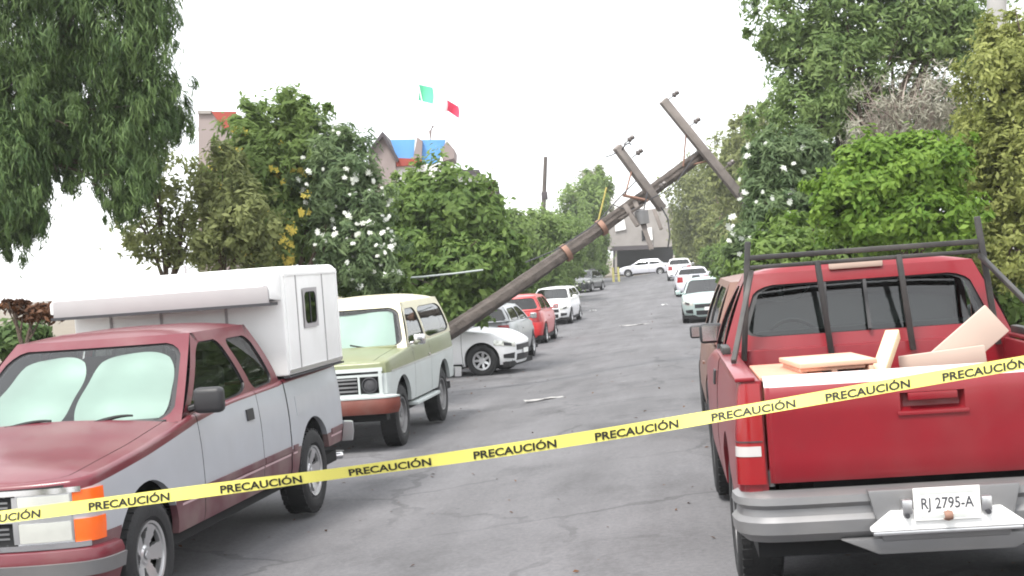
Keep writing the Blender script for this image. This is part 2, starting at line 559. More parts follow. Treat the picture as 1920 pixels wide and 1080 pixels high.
class Shell:
    """Lower body of a vehicle: a plan outline (right half, front centre to rear centre) carrying a vertical section."""

    def __init__(s, plan, sect, top, sill, axles, Ra, zc, rows, rtop=.05, it=2, split=None):
        s.split = split
        p = chaikin(plan, it)
        d = np.concatenate([[0], np.cumsum(np.linalg.norm(np.diff(p, axis=0), axis=1))])
        s.n = 900
        s.S = np.linspace(0, d[-1], s.n)
        s.X = np.interp(s.S, d, p[:, 0]); s.Y = np.interp(s.S, d, p[:, 1])
        t = np.stack([np.gradient(s.X), np.gradient(s.Y)], 1)
        k = np.ones(9)/9
        for j in (0, 1):
            t[:, j] = np.convolve(np.pad(t[:, j], 4, mode='edge'), k, 'valid')
        t /= np.linalg.norm(t, axis=1)[:, None]
        s.NX, s.NY = -t[:, 1], t[:, 0]
        s.max = d[-1]
        s.sect = np.asarray(sect, float); s.top = np.asarray(top, float)
        s.sill, s.axles, s.Ra, s.zc, s.rows, s.rtop = sill, axles, Ra, zc, rows, rtop
        s.wmax = s.X.max()

    def _at(s, q):
        m = 1
        if q < 0: q, m = -q, -m
        if q > s.max: q, m = 2*s.max-q, -m
        f = lambda A: float(np.interp(q, s.S, A))
        x, y, nx, ny = f(s.X), f(s.Y), f(s.NX), f(s.NY)
        l = math.hypot(nx, ny)
        return x, y, nx/l, ny/l, m

    def ztop(s, y):
        return float(np.interp(-y, -s.top[:, 0], s.top[:, 1]))

    def zbot(s, x, y):
        z = s.sill(y) if callable(s.sill) else s.sill
        if x > .6*s.wmax:
            for ya in s.axles:
                if abs(y-ya) < s.Ra:
                    z = max(z, s.zc+math.sqrt(max(0, s.Ra**2-(y-ya)**2)))
        return z

    def pt(s, q, z, off=0., zt=None):
        x, y, nx, ny, m = s._at(q)
        ins = float(np.interp(z, s.sect[:, 0], s.sect[:, 1]))
        if zt is not None and s.rtop > 0 and z > zt-s.rtop:
            k = min(1, (z-(zt-s.rtop))/s.rtop)
            ins += s.rtop*(1-math.sqrt(max(0, 1-k*k)))
        e = off-ins
        xx = x+nx*e
        return (m*max(xx, 0 if x > .02 else -1), y+ny*e, z)

    def s_at_y(s, y):
        k = slice(int(np.argmax(s.X > .55*s.wmax)), s.n-int(np.argmax(s.X[::-1] > .55*s.wmax)))
        return float(np.interp(-y, -s.Y[k], s.S[k]))

    def s_front(s, x):
        k = int(np.argmax(s.X > .93*s.wmax))
        return float(np.interp(x, s.X[:k+1], s.S[:k+1]))

    def s_rear(s, x):
        return s.max-float(np.interp(x, s.X[::-1][:s.n//3], (s.max-s.S)[::-1][:s.n//3]))

    def panel(s, b, s0, s1, side=1, matf=None, zlo=None, zhi=None, step=.07, flange=.05):
        """mesh of the shell between s0 and s1"""
        qs = list(np.arange(s0, s1, step))+[s1]
        for ya in s.axles:
            for a in np.linspace(0, PI, 25):
                y = ya+s.Ra*math.cos(a)*.9995
                q = s.s_at_y(y)
                if s0 < q < s1: qs.append(q)
            for e in (-1.001, 1.001):
                q = s.s_at_y(ya+s.Ra*e)
                if s0 < q < s1: qs.append(q)
        qs = sorted(qs)
        G = []
        for q in qs:
            x, y, nx, ny, m = s._at(q)
            zt, zb = s.ztop(y), s.zbot(abs(x), y)
            if zhi is not None: zt_ = min(zt, zhi)
            else: zt_ = zt
            if zlo is not None: zb = max(zb, zlo)
            zb = min(zb, zt_-.002)
            zr = [min(max(z, zb), zt_-(s.rtop if zhi is None else 0)) for z in [zb]+list(s.rows)]
            if s.split and zhi is None:
                sp = s.split(y, zt)
                zr = [min(z, sp) for z in zr]+[sp, (sp+zt-s.rtop)/2]
            zr = [max(z, zb) for z in zr]
            if zhi is None:
                zr += [zt-s.rtop*k for k in (1, .7, .4, .18, .05, 0)]
                zr = [max(z, zb) for z in zr]
            else:
                zr += [zt_]
            row = [s.pt(q, zr[0], -flange, zt)] if flange else []
            row += [s.pt(q, z, 0, zt) for z in zr]
            G.append([(side*p[0], p[1], p[2]) for p in row])
        P = np.asarray(G)
        nu, nv = P.shape[:2]
        for i in range(nu-1):
            for j in range(nv-1):
                c = [P[i, j], P[i, j+1], P[i+1, j+1], P[i+1, j]]
                if np.linalg.norm(np.cross(c[2]-c[0], c[3]-c[1])) < 1e-7: continue
                ctr = sum(c)/4
                mi = matf(ctr[1], ctr[2]) if matf else 0
                b.add(c, [(0, 1, 2, 3)], mi)
        return b

    def patch(s, b, q0, q1, z0, z1, off=.006, side=1, n=8, mi=0, depth=.03):
        """lens-like block lying on the shell"""
        zc = (lambda t: z0(t)) if callable(z0) else (lambda t: z0)
        zd = (lambda t: z1(t)) if callable(z1) else (lambda t: z1)
        F, Bk = [], []
        for i in range(n+1):
            t = i/n
            q = q0+(q1-q0)*t
            a, c = zc(t), zd(t)
            F.append([s.pt(q, a+(c-a)*k/4, off) for k in range(5)])
            Bk.append([s.pt(q, a+(c-a)*k/4, off-depth) for k in range(5)])
        F, Bk = np.asarray(F), np.asarray(Bk)
        for A in (F, Bk): A[:, :, 0] *= side
        b.grid(F, mi)
        for A, B in ((F[0], Bk[0]), (F[-1], Bk[-1]), (F[:, 0], Bk[:, 0]), (F[:, -1], Bk[:, -1])):
            b.grid([A, B], mi)
        return b

    def sweep(s, b, q0, q1, prof, mi=0, n=40, ends=True):
        """closed profile [(offset, z)] swept along the outline (q may pass the front or rear centre)"""
        R = [[s.pt(q0+(q1-q0)*i/n, z, o) for o, z in prof] for i in range(n+1)]
        # take out the section inset so that the bar keeps its own shape
        b.grid(R, mi, closed=True)
        if ends:
            for r in (R[0], R[-1]):
                b.add(r, [tuple(range(len(r)))], mi)
        return b

    def hood(s, y0, nu=15, crown=.05, uh=.9, y1=None):
        """rows of the top surface from the front (or rear) edge to y0; returns (inner grid, left strip, right strip)"""
        front = y1 is None
        if front:
            qs = np.concatenate([np.linspace(0, s.s_at_y(s.Y[0]-.30), 14), np.linspace(s.s_at_y(s.Y[0]-.33), s.s_at_y(y0), 14)])
        else:
            qs = np.concatenate([[s.max], np.linspace(s.max-.01, s.s_at_y(s.Y[-1]+.28), 13), np.linspace(s.s_at_y(s.Y[-1]+.3), s.s_at_y(y0), 10)])
        us = np.concatenate([[-1], np.linspace(-uh, uh, nu), [1]])
        rows = []
        for q in qs:
            _, y, _, _, _ = s._at(q)
            zt = s.ztop(y)
            p = s.pt(q, zt, 0, zt)
            e = abs((s.Y[0] if front else s.Y[-1])-p[1])
            cr = crown*min(1, e/.45)**.7
            rows.append([(u*p[0], p[1], zt+cr*(1-u*u)) for u in us])
        return np.asarray(rows)


def poly_ray(poly, c, a):
    d = np.array([math.cos(a), math.sin(a)])
    best = None
    n = len(poly)
    for i in range(n):
        p, q = poly[i]-c, poly[(i+1) % n]-c
        e = q-p
        den = d[0]*e[1]-d[1]*e[0]
        if abs(den) < 1e-12: continue
        t = (p[0]*e[1]-p[1]*e[0])/den
        u = (p[0]*d[1]-p[1]*d[0])/den
        if t > 0 and -1e-6 <= u <= 1+1e-6 and (best is None or t > best): best = t
    return c+d*(best or 0)


def window_cell(fr, gl, outer, win, mp, depth=.018, mi_f=0, mi_r=1, rnd_it=2, gmi=0, sub=5):
    """ring of bodywork between outer and win, a rubber reveal and a pane; mp(u, v, depth) gives the 3-D point"""
    outer = np.asarray(outer, float)
    win0 = np.asarray(win, float)
    win = []
    for i in range(len(win0)):
        a, b = win0[i], win0[(i+1) % len(win0)]
        win += [a+(b-a)*k/sub for k in (.6, 1.5, 2.5, 3.5, 4.4)]
    win = chaikin(win, 1, True)
    c = win0.mean(0)
    ang = [math.atan2(*(p-c)[::-1]) for p in win]+[math.atan2(*(p-c)[::-1]) for p in outer]
    ang = sorted(set(round(a, 5) for a in ang))
    O = [poly_ray(outer, c, a) for a in ang]
    I = [poly_ray(win, c, a) for a in ang]
    J = [c+(p-c)*.955 for p in I]
    n = len(ang)
    for A, B, da, db, mi in ((O, I, 0, 0, mi_f), (I, I, 0, depth, mi_r), (I, J, depth, depth, mi_r)):
        vs = [mp(p[0], p[1], da) for p in A]+[mp(p[0], p[1], db) for p in B]
        fr.add(vs, [(i, (i+1) % n, n+(i+1) % n, n+i) for i in range(n)], mi)
    rings = [[mp(*(c+(p-c)*k), depth-.004) for p in J] for k in (1, .75, .5, .25)]
    gl.grid(rings, gmi, closed=True)
    o = len(gl.v)
    gl.add([mp(c[0], c[1], depth-.004)]+rings[-1], [(0, 1+i, 1+(i+1) % n) for i in range(n)], gmi)


def wheel(root, x, y, r=.36, w=.23, side=1, rim='five', dark=False, steer=0.):
    b = MB()
    c = (x, y, r)
    h = w/2
    ri = r*.60
    prof = [(-h*.7, ri), (-h*.95, ri+.03), (-h, r*.82), (-h*.93, r*.93), (-h*.78, r*.985), (-h*.5, r), (h*.5, r), (h*.78, r*.985),
            (h*.93, r*.93), (h, r*.82), (h*.95, ri+.03), (h*.7, ri)]
    b.lathe(prof, (0, 0, 0), 40, 0, side)
    # tread blocks round the edge
    for k in range(36):
        a = k*2*PI/36
        for sx in (-1, 1):
            M = Matrix.Rotation(a, 3, 'X')
            b.box(M @ Vector((sx*h*.62, r*.992, 0)), (h*.42, .016, r*.10), 0, M)
    t = b.build('wheel', 'black_rubber', root)
    t.location = c
    t.rotation_euler = (0, 0, steer)
    q = MB()
    q.lathe([(h*.70, ri+.004), (h*.90, ri), (h*.86, ri*.93), (h*.45, ri*.88)], (0, 0, 0), 40, 0, side)
    q.lathe([(h*.10, ri*.9), (h*.10, .01)], (0, 0, 0), 24, 1, side)
    NA = 80
    if rim == 'five':
        nw, r0, r1, half = 5, .36, .80, .26
    elif rim == 'multi':
        nw, r0, r1, half = 7, .34, .84, .27
    elif rim == 'steel':
        nw, r0, r1, half = 8, .62, .78, .16
    else:
        nw, r0, r1, half = 5, .30, .84, .34
    rad = np.linspace(.10, .90, 13)
    for i in range(12):
        for k in range(NA):
            rm, am = (rad[i]+rad[i+1])/2, (k+.5)*2*PI/NA
            da = abs((am*nw/(2*PI)+.5) % 1-.5)*2*PI/nw
            if r0 < rm < r1 and da < half*(.55+.6*(rm-r0)/(r1-r0)): continue
            z = lambda f: h*(.62-.16*math.cos(f*PI)+(.10 if f < .24 else 0)) if rim != 'steel' else h*(.35+.35*math.sin(f*PI))
            vs = []
            for f, kk in ((rad[i], k), (rad[i], k+1), (rad[i+1], k+1), (rad[i+1], k)):
                a = kk*2*PI/NA
                vs.append((side*z(f), ri*f*math.cos(a), ri*f*math.sin(a)))
            vb = [(v[0]-side*.03, v[1], v[2]) for v in vs]
            q.add(vs+vb, [(0, 1, 2, 3), (0, 4, 5, 1), (1, 5, 6, 2), (2, 6, 7, 3), (3, 7, 4, 0)], 0)
    q.lathe([(h*.62, ri*.13), (h*.70, ri*.12), (h*.72, .002)], (0, 0, 0), 20, 0, side)
    rm = q.build('rim', ['alloy' if not dark else 'steel_grey', 'dark_void'], t, recalc=True, merge=True)
    return t


def cab(root, P):
    """greenhouse: windscreen, rear window, side windows in their pillars, roof"""
    zb, zr, wb, wr = P['zb'], P['zr'], P['wb'], P['wr']
    pm = [P['paint'], 'black_plastic', P.get('paint2', P['paint'])]
    zbf = zb if callable(zb) else (lambda y: zb)
    cells = P['cells']
    body = MB()
    ybow, ytbow = P.get('bow', .10), P.get('tbow', .07)

    def side_map(sgn):
        def f(y, z, d):
            z0 = zbf(y)
            t = (z-z0)/(zr-z0)
            x = wb+(wr-wb)*(max(t, 0)**1.25)+.012*math.sin(PI*min(max(t, 0), 1))
            return (sgn*(x-d), y, z)
        return f
    for sgn in (-1, 1):
        for c in cells:
            (b0, t0), (b1, t1) = c['f'], c['r']
            mb, mt, mf, mr = c.get('m', (.03, .05, .05, .05))
            z0a, z0b = zbf(b0), zbf(b1)
            outer = [(b0, z0a), (t0, zr), ((t0+t1)/2, zr), (t1, zr), (b1, z0b), ((b0+b1)/2, (z0a+z0b)/2)]
            H = zr-z0a

            def Lf(z): return b0+(t0-b0)*(z-z0a)/(zr-z0a)
            def Lr(z): return b1+(t1-b1)*(z-z0b)/(zr-z0b)
            g = MB()
            if c.get('solid'):
                f = side_map(sgn)
                G = [[f(Lf(z0a+H*k/4)*(1-u)+Lr(z0a+H*k/4)*u, z0a+H*k/4, 0) for k in range(5)] for u in np.linspace(0, 1, 4)]
                body.grid(G, 0)
                continue
            za, zt = z0a+mb, zr-mt
            zB = z0b+mb
            win = [(Lf(za)-mf, za), (Lf(zt)-mf, zt), (Lr(zt)+mr, zt), (Lr(zB)+mr, zB)]
            window_cell(body, g, outer, win, side_map(sgn), mi_f=c.get('mi', 0))
            g.build('side_window', c.get('glass', 'glass_dark'), root)
    ywb, ywt, yrt, yrb = P['y']
    # windscreen
    zf, zrb = zbf(ywb), zbf(yrb)
    def ws(u, v, d):
        x = u*(wb+(wr-wb)*v**1.1)
        y = (ywb+ybow*(1-u*u))*(1-v)+(ywt+ytbow*(1-u*u))*v
        return (x*(1-d*.3), y-d*.8, zf+(zr-zf)*v-d*.5)
    def rw(u, v, d):
        x = u*(wb+(wr-wb)*v**1.1)
        bw = P.get('rbow', .05)
        y = (yrb-bw*(1-u*u))*(1-v)+(yrt-bw*(1-u*u))*v
        return (x*(1-d*.3), y+d*.8, zrb+(zr-zrb)*v-d*.3)
    mw = P.get('wsm', (.05, .09, .06))
    if ywb != ywt or True:
        g = MB()
        e = [(-1, 0), (-.5, 0), (0, 0), (.5, 0), (1, 0), (1, .5), (1, 1), (.5, 1), (0, 1), (-.5, 1), (-1, 1), (-1, .5)]
        wq = [(-1+mw[2], mw[0]), (0, mw[0]), (1-mw[2], mw[0]), (1-mw[2]*1.1, 1-mw[1]), (0, 1-mw[1]), (-1+mw[2]*1.1, 1-mw[1])]
        window_cell(body, g, e, wq, ws)
        g.build('windscreen', P.get('wglass', 'glass_clear'), root)
    mw = P.get('rwm', (.08, .12, .08))
    g = MB()
    wq = [(-1+mw[2], mw[0]), (0, mw[0]), (1-mw[2], mw[0]), (1-mw[2]*1.15, 1-mw[1]), (0, 1-mw[1]), (-1+mw[2]*1.15, 1-mw[1])]
    window_cell(body, g, e, wq, rw)
    g.build('rear_window', P.get('rglass', 'glass_dark'), root)
    body.build('cabin_frame', pm[:2], root, merge=True, smooth=50)
    # roof with rolled edges
    cr = P.get('crown', .05)
    rows = []
    n = 13
    for i in range(n+1):
        t = i/n
        row = []
        for u in np.linspace(-1, 1, 17):
            ya = ywt+ytbow*(1-u*u)
            yb_ = yrt-P.get('rbow', .05)*(1-u*u)
            y = ya+(yb_-ya)*t
            e = min(1, min(t, 1-t)*5)
            s_ = 1-abs(u)**3.2
            row.append((u*wr, y, zr+(cr*s_)*(.35+.65*math.sqrt(e))*(1 if 0 < t < 1 else 0)+0.0))
        rows.append(row)
    MB().grid(rows).build('roof', P.get('roof', P['paint']), root, smooth=60)
    return ws, rw


def cabin_inside(root, y0, y1, w, zf, zbelt, ywheel=None, rows=1, left=True):
    b = MB()
    b.box((0, (y0+y1)/2, zf), (2*w, abs(y1-y0), .06))
    b.box((0, max(y0, y1)-.16, zbelt-.17), (2*w, .36, .26))
    b.build('dashboard', 'black_plastic', root, bevel=.04)
    for k in range(rows):
        yy = max(y0, y1)-.98-.85*k
        for sx in (-1, 1):
            s = MB()
            s.box((sx*w*.48, yy+.12, zf+.28), (w*.78, .50, .16))
            s.box((sx*w*.48, yy-.18, zf+.62), (w*.78, .15, .62), 0, Matrix.Rotation(.22, 3, 'X'))
            s.box((sx*w*.48, yy-.27, zf+.98), (w*.40, .09, .16), 0, Matrix.Rotation(.15, 3, 'X'))
            s.build('seat', 'interior_grey', root, bevel=.05)
    st = MB()
    cx, cy, cz = (-w*.48 if left else w*.48), max(y0, y1)-.50, zbelt-.02
    ring = []
    M = Matrix.Rotation(math.radians(62), 3, 'X')
    pts = [M @ Vector((.185*math.cos(a), .185*math.sin(a), 0))+Vector((cx, cy, cz)) for a in np.linspace(0, 2*PI, 25)]
    st.tube(pts, .016, 8, cap=False)
    for a in (0, PI, -PI/2):
        st.tube([M @ Vector((.18*math.cos(a), .18*math.sin(a), 0))+Vector((cx, cy, cz)), M @ Vector((0, 0, -.03))+Vector((cx, cy, cz))], .014, 6)
    st.tube([M @ Vector((0, 0, -.02))+Vector((cx, cy, cz)), M @ Vector((0, 0, -.3))+Vector((cx, cy, cz))], .03, 8)
    st.build('steering_wheel', 'black_plastic', root)


def mirror(root, x, y, z, side=1, m='black_plastic', s=1.):
    b = MB()
    b.box((x, y, z), (.20*s, .10*s, .17*s))
    b.bar((x-side*.22*s, y+.03, z-.07*s), (x-side*.06*s, y, z-.03*s), .05*s, .05*s)
    o = b.build('wing_mirror', m, root, bevel=.035*s, bseg=3)
    MB().box((x, y-.053*s, z), (.155*s, .004, .125*s)).build('mirror_glass', 'chrome', o, bevel=0)
    return o


def underbody(root, yf, yr, w, z0, z1, axles, r):
    b = MB()
    b.box((0, (yf+yr)/2, (z0+z1)/2), (2*w, yf-yr, z1-z0))
    for ya in axles:
        b.tube([(-w-.25, ya, r), (w+.25, ya, r)], .05, 10)
    wf = w+.30
    for y0_, y1_ in ((axles[0]-r-.12, axles[1]+r+.12), (yf+.02, axles[0]+r+.14), (axles[1]-r-.14, yr-.02)):
        if y0_-y1_ > .06:
            b.box((0, (y0_+y1_)/2, z0+.03), (2*wf, y0_-y1_, .10))
    b.build('chassis', 'dark_void', root)


# ---- pale silver and maroon pickup, nose to the camera ---------------------------------------------------
WB2 = 1.795


def lp(x, y):    # fitted pose is given at the front axle of the left vehicles
    return x, y


def pose_left(fx, fy, a, wb):
    """position of the wheelbase middle from the front axle position"""
    return (fx+math.sin(a)*wb/2, fy-math.cos(a)*wb/2)


GMT_SECT = [(.30, .06), (.50, .015), (.72, .0), (.95, .006), (1.10, .02), (1.30, .05), (1.4, .06)]


def gmt_plan(yF, yR, W=.972):
    return [(0, yF), (.35, yF-.015), (.62, yF-.04), (.82, yF-.09), (.90, yF-.14), (.935, yF-.24), (.955, yF-.6), (W, yF-1.2), (W, 0), (W, yR+.9),
            (.965, yR+.3), (.955, yR+.07), (.94, yR+.02), (.86, yR), (.4, yR), (0, yR)]


a = math.radians(176.85)
lx, ly = pose_left(-4.45, 9.04, a, 3.59)
TL = thing('pickup_truck', 'silver and maroon extended cab pickup with mint sunshade behind its windscreen', 'pickup truck',
           (lx, ly, float(gz(-4.45, 9))), a)
yF, yR = WB2+.86, -WB2-1.03
L_ROWS = [.36, .42, .50, .56, .60, .625, .66, .70, .76, .82, .90, .98, 1.04, 1.08, 1.12, 1.17]


def ltop(): return [(yF, 1.00), (yF-.25, 1.035), (yF-.9, 1.10), (yF-1.50, 1.175), (yF-1.75, 1.205), (0, 1.235), (-1.0, 1.255), (-1.12, 1.265), (yR, 1.285)]


SL = Shell(gmt_plan(yF, yR), GMT_SECT, ltop(), lambda y: .43+(.10 if y < -WB2 else 0)+(.04 if y > WB2 else 0), (WB2, -WB2), .47, .40, L_ROWS, .03,
           split=lambda y, zt: zt-.032-.036*float(np.clip((y-.2)/.8, 0, 1)))


def lmat(y, z):
    lim = SL.split(y, SL.ztop(y))
    lo = .66
    if z > lim: return 0
    if z > lo: return 1
    return 2


LM = ['maroon_paint', 'silver_blue_paint', 'maroon_dusty_paint', 'pinstripe']
g = .005
qF = SL.s_front(.80)
ydoor0, ydoor1, ycab = .86, -.42, -1.12
hood = SL.hood(yF-1.52, 17, .055, .88)
MB().grid(hood[:, 1:-1]).build('hood', 'maroon_paint', TL)
for sgn in (-1, 1):
    b = MB()
    SL.panel(b, qF, SL.s_at_y(ydoor0)-g, sgn, lmat)
    st = hood[:, -2:] if sgn > 0 else hood[:, :2]
    st = st.copy()
    st[:, 0 if sgn > 0 else 1, 0] += sgn*.008
    b.grid(st, 0)
    b.build('fender', LM, TL, merge=True)
    b = MB(); SL.panel(b, SL.s_at_y(ydoor0)+g, SL.s_at_y(ydoor1)-g, sgn, lmat); dr = b.build('door', LM, TL, merge=True)
    q0 = SL.s_at_y(ydoor1+.30)
    hb = MB(); SL.patch(hb, q0, q0+.15, 1.03, 1.12, .012, sgn); hb.build('handle', 'black_plastic', dr)
    b = MB(); SL.panel(b, SL.s_at_y(ydoor1)+g, SL.s_at_y(ycab)-g, sgn, lmat); b.build('rear_cab_panel', LM, TL, merge=True)
    b = MB(); SL.panel(b, SL.s_at_y(ycab)+.02, SL.s_rear(.9), sgn, lmat)
    b.build('bed_side', LM, TL, merge=True)
    for y0, y1 in ((WB2-.52, ydoor0+.015), (ydoor0-.015, ydoor1+.015), (ydoor1-.015, ycab+.02), (ycab-.05, -WB2+.52), (-WB2-.52, yR+.12)):
        if y0-y1 < .05: continue
        t = MB(); SL.patch(t, SL.s_at_y(y0), SL.s_at_y(y1), .645, .69, .014, sgn, mi=0)
        t.build('side_moulding', 'maroon_dusty_paint', TL)
        t = MB(); SL.patch(t, SL.s_at_y(y0), SL.s_at_y(y1), .612, .628, .004, sgn)
        t.build('pinstripe', 'pinstripe', TL)
# cab top filler between hood and windscreen, and the cab
zcow = SL.ztop(yF-1.52)
cowl = MB()
cowl.box((0, yF-1.66, zcow-.005), (1.60, .26, .05))
cowl.build('cowl', 'black_plastic', TL, bevel=.01)
ws, rw = cab(TL, dict(zb=lambda y: SL.ztop(y)-.012, zr=1.775, wb=.905, wr=.71, paint='maroon_paint',
             y=(yF-1.60, yF-2.35, -.88, -1.09),
             cells=[dict(f=(yF-1.60, yF-2.35), r=(-.40, -.16), m=(.02, .075, .10, .055), glass='glass_light'),
                    dict(f=(-.40, -.16), r=(-1.10, -.88), m=(.02, .085, .06, .13), glass='glass_light')],
             wsm=(.02, .10, .065), crown=.055, bow=.13, tbow=.09))
cabin_inside(TL, .85, -1.05, .80, .55, 1.22, rows=2)
sh = MB()
for x0, x1 in ((-.93, -.03), (.03, .93)):
    rows = []
    for i in range(25):
        row = []
        u = 0
        for j in range(17):
            s_ = i/24*2-1; r_ = j/16*2-1
            k = (1-.16*abs(s_)**4) ; kk = (1-.15*abs(r_)**4)
            uu = (x0+x1)/2+(x1-x0)/2*s_*kk
            vv = .455+.40*r_*k
            wv = .030+.016*math.sin(7*uu+3*vv)+.012*math.sin(13*vv)
            row.append(ws(uu*.93, vv, .06+wv))
        rows.append(row)
    s_ = MB().grid(rows).build('sunshade', 'sunshade_mint', TL)
for x0, x1, lift in ((-.30, -.62, .05), (.42, .05, .05)):
    p = [ws(x0+(x1-x0)*t, .02+.075*math.sin(t*PI*.6), -.02) for t in np.linspace(0, 1, 8)]
    w_ = MB().tube(p, [.022, .02, .018, .016, .014, .012, .01, .008], 6)
    w_.tube([ws(x0-.05, .0, -.01), ws(x0, .02, -.02)], .03, 6)
    w_.build('wiper', 'black_rubber', TL)
mirror(TL, -1.05, .86, 1.30, -1, s=1.1)
mirror(TL, 1.10, .82, 1.30, 1, s=1.25)
# nose: recessed grille, stacked lamps, chrome bars
b = MB(); SL.panel(b, 0, qF, 1, lambda y, z: 1 if z > .972 else 0, zlo=.56); SL.panel(b, 0, qF, -1, lambda y, z: 1 if z > .972 else 0, zlo=.56)
b.build('front_panel', ['dark_void', 'maroon_paint'], TL, merge=True)
def bar_front(name, z0, z1, off, m, qmax=None):
    t = MB(); SL.sweep(t, -(qmax or qF), (qmax or qF), [(off, z0), (off, z1), (off-.05, z1), (off-.05, z0)]); return t.build(name, m, TL)
bar_front('chrome_bar', .935, .968, .022, 'chrome', qF+.06)
bar_front('chrome_bar', .772, .800, .018, 'dull_chrome', qF)
bar_front('chrome_bar', .598, .632, .022, 'chrome', qF+.10)
gr = MB()
for z in (.83, .86, .89, .67, .70, .73):
    SL.sweep(gr, -SL.s_front(.42), SL.s_front(.42), [(.004, z), (.004, z+.012), (-.03, z+.012), (-.03, z)])
for x in np.linspace(-.4, .4, 17):
    q = SL.s_front(abs(x))*(1 if x >= 0 else -1)
    SL.sweep(gr, q-.006, q+.006, [(.0, .635), (.0, .93), (-.03, .93), (-.03, .635)], n=2)
gr.build('grille', 'steel_grey', TL)
for sgn in (-1, 1):
    for z0, z1 in ((.812, .925), (.645, .762)):
        q0, q1 = SL.s_front(.49), SL.s_front(.795)
        f = MB(); SL.patch(f, q0-.02, q1+.012, z0-.012, z1+.012, .008, sgn); f = f.build('headlight', 'dull_chrome', TL)
        l_ = MB(); SL.patch(l_, q0, q1, z0, z1, .022, sgn, n=10); l_.build('lens', 'clear_lens', f)
    for z0, z1 in ((.808, .945), (.625, .768)):
        f = MB(); SL.patch(f, SL.s_front(.81), SL.s_front(.81)+.215, z0, z1, .012, sgn); f.build('indicator', 'orange_lens', TL)
    f = MB(); SL.patch(f, SL.s_front(.45), SL.s_front(.455)+.03, .64, .925, .014, sgn, n=2); f.build('lamp_divider', 'dull_chrome', TL)
# bumper
bm_ = MB(); qB = SL.s_at_y(WB2+.50)
SL.sweep(bm_, -qB, qB, [(.01, .595), (.05, .585), (.07, .54), (.07, .50), (.065, .42), (.05, .33), (.01, .27), (-.10, .27), (-.10, .595)], n=60)
bp = bm_.build('front_bumper', 'maroon_paint', TL)
t = MB(); SL.sweep(t, -qB-.005, qB+.005, [(.085, .425), (.085, .515), (.055, .52), (.055, .42)], n=60); t.build('rub_strip', 'steel_grey', bp)
# bed
b = MB()
for sgn in (-1, 1):
    b.box((sgn*.86, (ycab-.03+yR)/2, 1.05), (.05, ycab-yR-.06, .44))
b.box((0, yR+.03, 1.02), (1.72, .05, .48)); b.box((0, ycab-.06, 1.02), (1.66, .04, .48)); b.box((0, (ycab+yR)/2, .80), (1.66, ycab-yR-.1, .05))
b.build('cargo_bed', 'dark_trim', TL)
b = MB(); SL.sweep(b, SL.s_rear(.9), 2*SL.max-SL.s_rear(.9), [(0, .60), (0, 1.27), (-.04, 1.27), (-.04, .60)])
b.build('tailgate', 'silver_blue_paint', TL)
b = MB(); SL.sweep(b, SL.max-1.02, SL.max+1.02, [(.10, .52), (.11, .60), (.10, .70), (.02, .71), (0, .52)], n=50)
b.build('rear_bumper', 'dull_chrome', TL)
underbody(TL, yF-.12, yR+.15, .58, .36, .95, (WB2, -WB2), .375)
for x, sd in ((-.83, -1), (.83, 1)):
    for y in (WB2, -WB2):
        wheel(TL, x, y, .378, .255, sd, 'five')
MB().tube([(-.6, yR+.2, .38), (-.88, yR-.05, .36)], .035, 10).build('exhaust_pipe', 'chrome', TL)
t = MB(); q0 = SL.s_at_y(ycab-.22); SL.patch(t, q0, q0+.17, .93, 1.10, .004, -1); t.build('fuel_flap', 'silver_blue_paint', TL)
MB().tube([(.78, yF-1.35, zcow), (.80, yF-1.45, zcow+.75)], [.006, .003], 6).build('aerial', 'black_plastic', TL)

# camper standing on its bed
def twin(p, r):   # point in the pickup's frame to world
    return r.matrix_world @ Vector(p)
bpy.context.view_layer.update()
CP = thing('camper_shell', 'white box camper shell standing on the bed of the maroon and silver pickup', 'camper shell', TL.location, a)
y0c, y1c, zc0, zc1, wc = ycab-.06, yR-.02, 1.29, 2.245, .975
b = MB().prism([(-wc, zc0), (wc, zc0), (wc, zc1-.05), (wc-.05, zc1), (-wc+.05, zc1), (-wc, zc1-.05)], y1c, y0c, 'y')
b.build('camper_body', 'camper_white', CP, bevel=.025)
